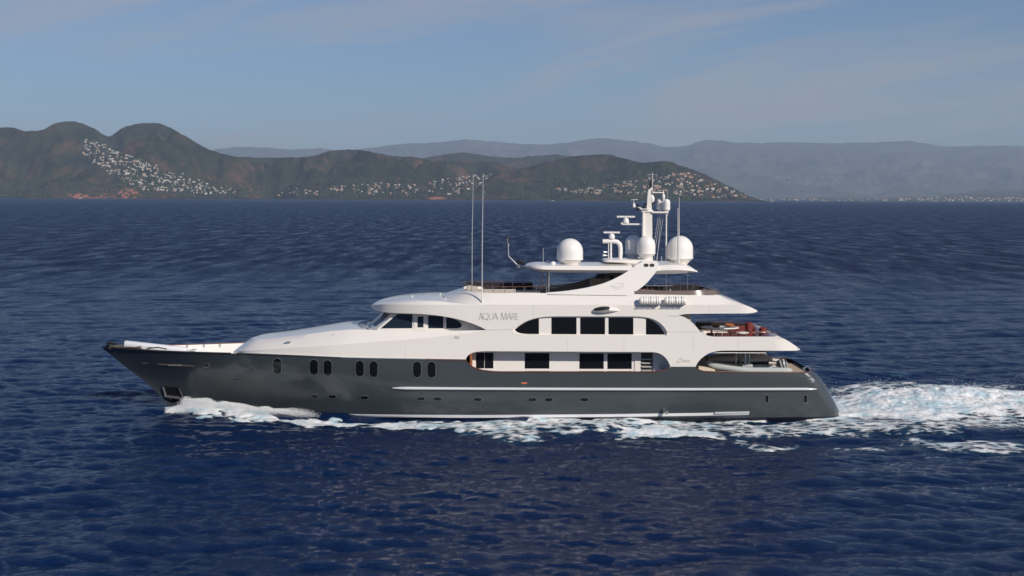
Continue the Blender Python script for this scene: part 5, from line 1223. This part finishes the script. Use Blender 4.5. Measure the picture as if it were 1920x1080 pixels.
MB().lathe(Vector(U(1431, 665.5, -.4)), [(.01, -.15), (.26, -.1), (.3, .05), (.2, .18), (.01, .2)], 18).build('engine_cover', white2, tb)
bl = empty('covered_ball', onA(1465, 2.0), 'round silver and dark covered buoy at the aft rail', 'buoy')
mbk = bpy.data.materials.new('cover_two_tone'); mbk.use_nodes = True; n, l = mbk.node_tree.nodes, mbk.node_tree.links; b = n['Principled BSDF']; b.inputs['Roughness'].default_value = .3
t_ = n.new('ShaderNodeTexWave'); t_.inputs['Scale'].default_value = 1.3; t_.inputs['Distortion'].default_value = 6; tcx = n.new('ShaderNodeTexCoord'); l.new(tcx.outputs['Object'], t_.inputs[0])
r = n.new('ShaderNodeValToRGB'); r.color_ramp.elements[0].position = .45; r.color_ramp.elements[0].color = (.03, .035, .04, 1); r.color_ramp.elements[1].position = .6; r.color_ramp.elements[1].color = (.38, .42, .43, 1)
l.new(t_.outputs['Fac'], r.inputs[0]); l.new(r.outputs[0], b.inputs['Base Color'])
c = Vector(U(1466, 683.5, 2.0)); MB().sphere(c, .40, 20).build('cover', mbk, bl, smooth=80)
MB().lathe((c.x, c.y, zA), [(.3, 0), (.28, .03), (.26, c.z - zA - .3), (.3, c.z - zA - .26)], 14).build('stand', maroon, bl)
lk = empty('folded_cover', onA(1328, 3.6), 'cream folded cover on the side deck locker at the front of the aft deck', 'cover')
cv = []
for k in range(13):
    t = k / 12; px = 1309 + 31 * t; top = 686 + 6.5 * t ** 1.6; q = U(px, top, 3.6)
    cv.append([(q[0], YC - 3.6 - .35, zA + .4), (q[0], YC - 3.6 - .33, q[2] - .08), (q[0], YC - 3.6, q[2]), (q[0], YC - 3.3, q[2] - .05), (q[0], YC - 3.3, zA + .4)])
MB().loft(cv).build('cloth', mat('cream_cloth', (.66, .57, .44), .8, bump=(4, .05)), lk, smooth=60)
MB().box(Vector((U(1325, 690, 3.6)[0], YC - 3.6, zA + .2)), (1.0, .6, .4)).build('locker', white2, lk, bevel=.02)
# davit posts between the decks
for px, hb in ((1380, 2.3), (1387.5, 1.9), (1397, 2.8), (1404.5, 2.4)):
    q = U(px, 658, hb); MB().tube([(q[0], q[1], q[2]), (q[0], q[1], zA)], .055, 10).build('deck_post', steel, Y_)
q = U(1400.5, 672, 2.6); MB().box(Vector((q[0], q[1], q[2])), (.22, .1, .9)).build('ladder_panel', mat('ladder_blue_grey', (.25, .32, .36), .4), Y_, smooth=0)
q = U(1412, 705, 0); MB().box(Vector((U(1480, 690, 0)[0], YC, zA + .35)), (2.0, 5.6, .7)).build('stern_locker', mat('locker_tan', (.50, .38, .26), .6), Y_, bevel=.05)

# ---- two small craft far off under the coast
def farboat(px, py, lab, s_=1.0):
    c = Vector(WP(px, py)); o_ = empty('motor_boat', c, lab, 'boat', None)
    hl2 = [[(c.x + x * s_, c.y + y * s_, c.z + z_ * s_) for y, z_ in ((-w, 1.6), (0, -.5), (w, 1.6))] for x, w in ((-9, .1), (-5, 1.6), (0, 2.3), (9, 2.2))]
    MB().loft(hl2).build('hull', white2, o_); MB().box(c + Vector((1.5 * s_, 0, 2.4 * s_)), (7 * s_, 3 * s_, 2 * s_)).build('cabin', white2, o_, bevel=.3)
farboat(150, 372.6, 'tiny white motor boat under the left headland', 1.3)
farboat(1037, 376.5, 'tiny white motor boat under the middle of the coast', 1.1)
farboat(1447, 378.3, 'tiny white motor boat off the point at the end of the headland', 1.2)
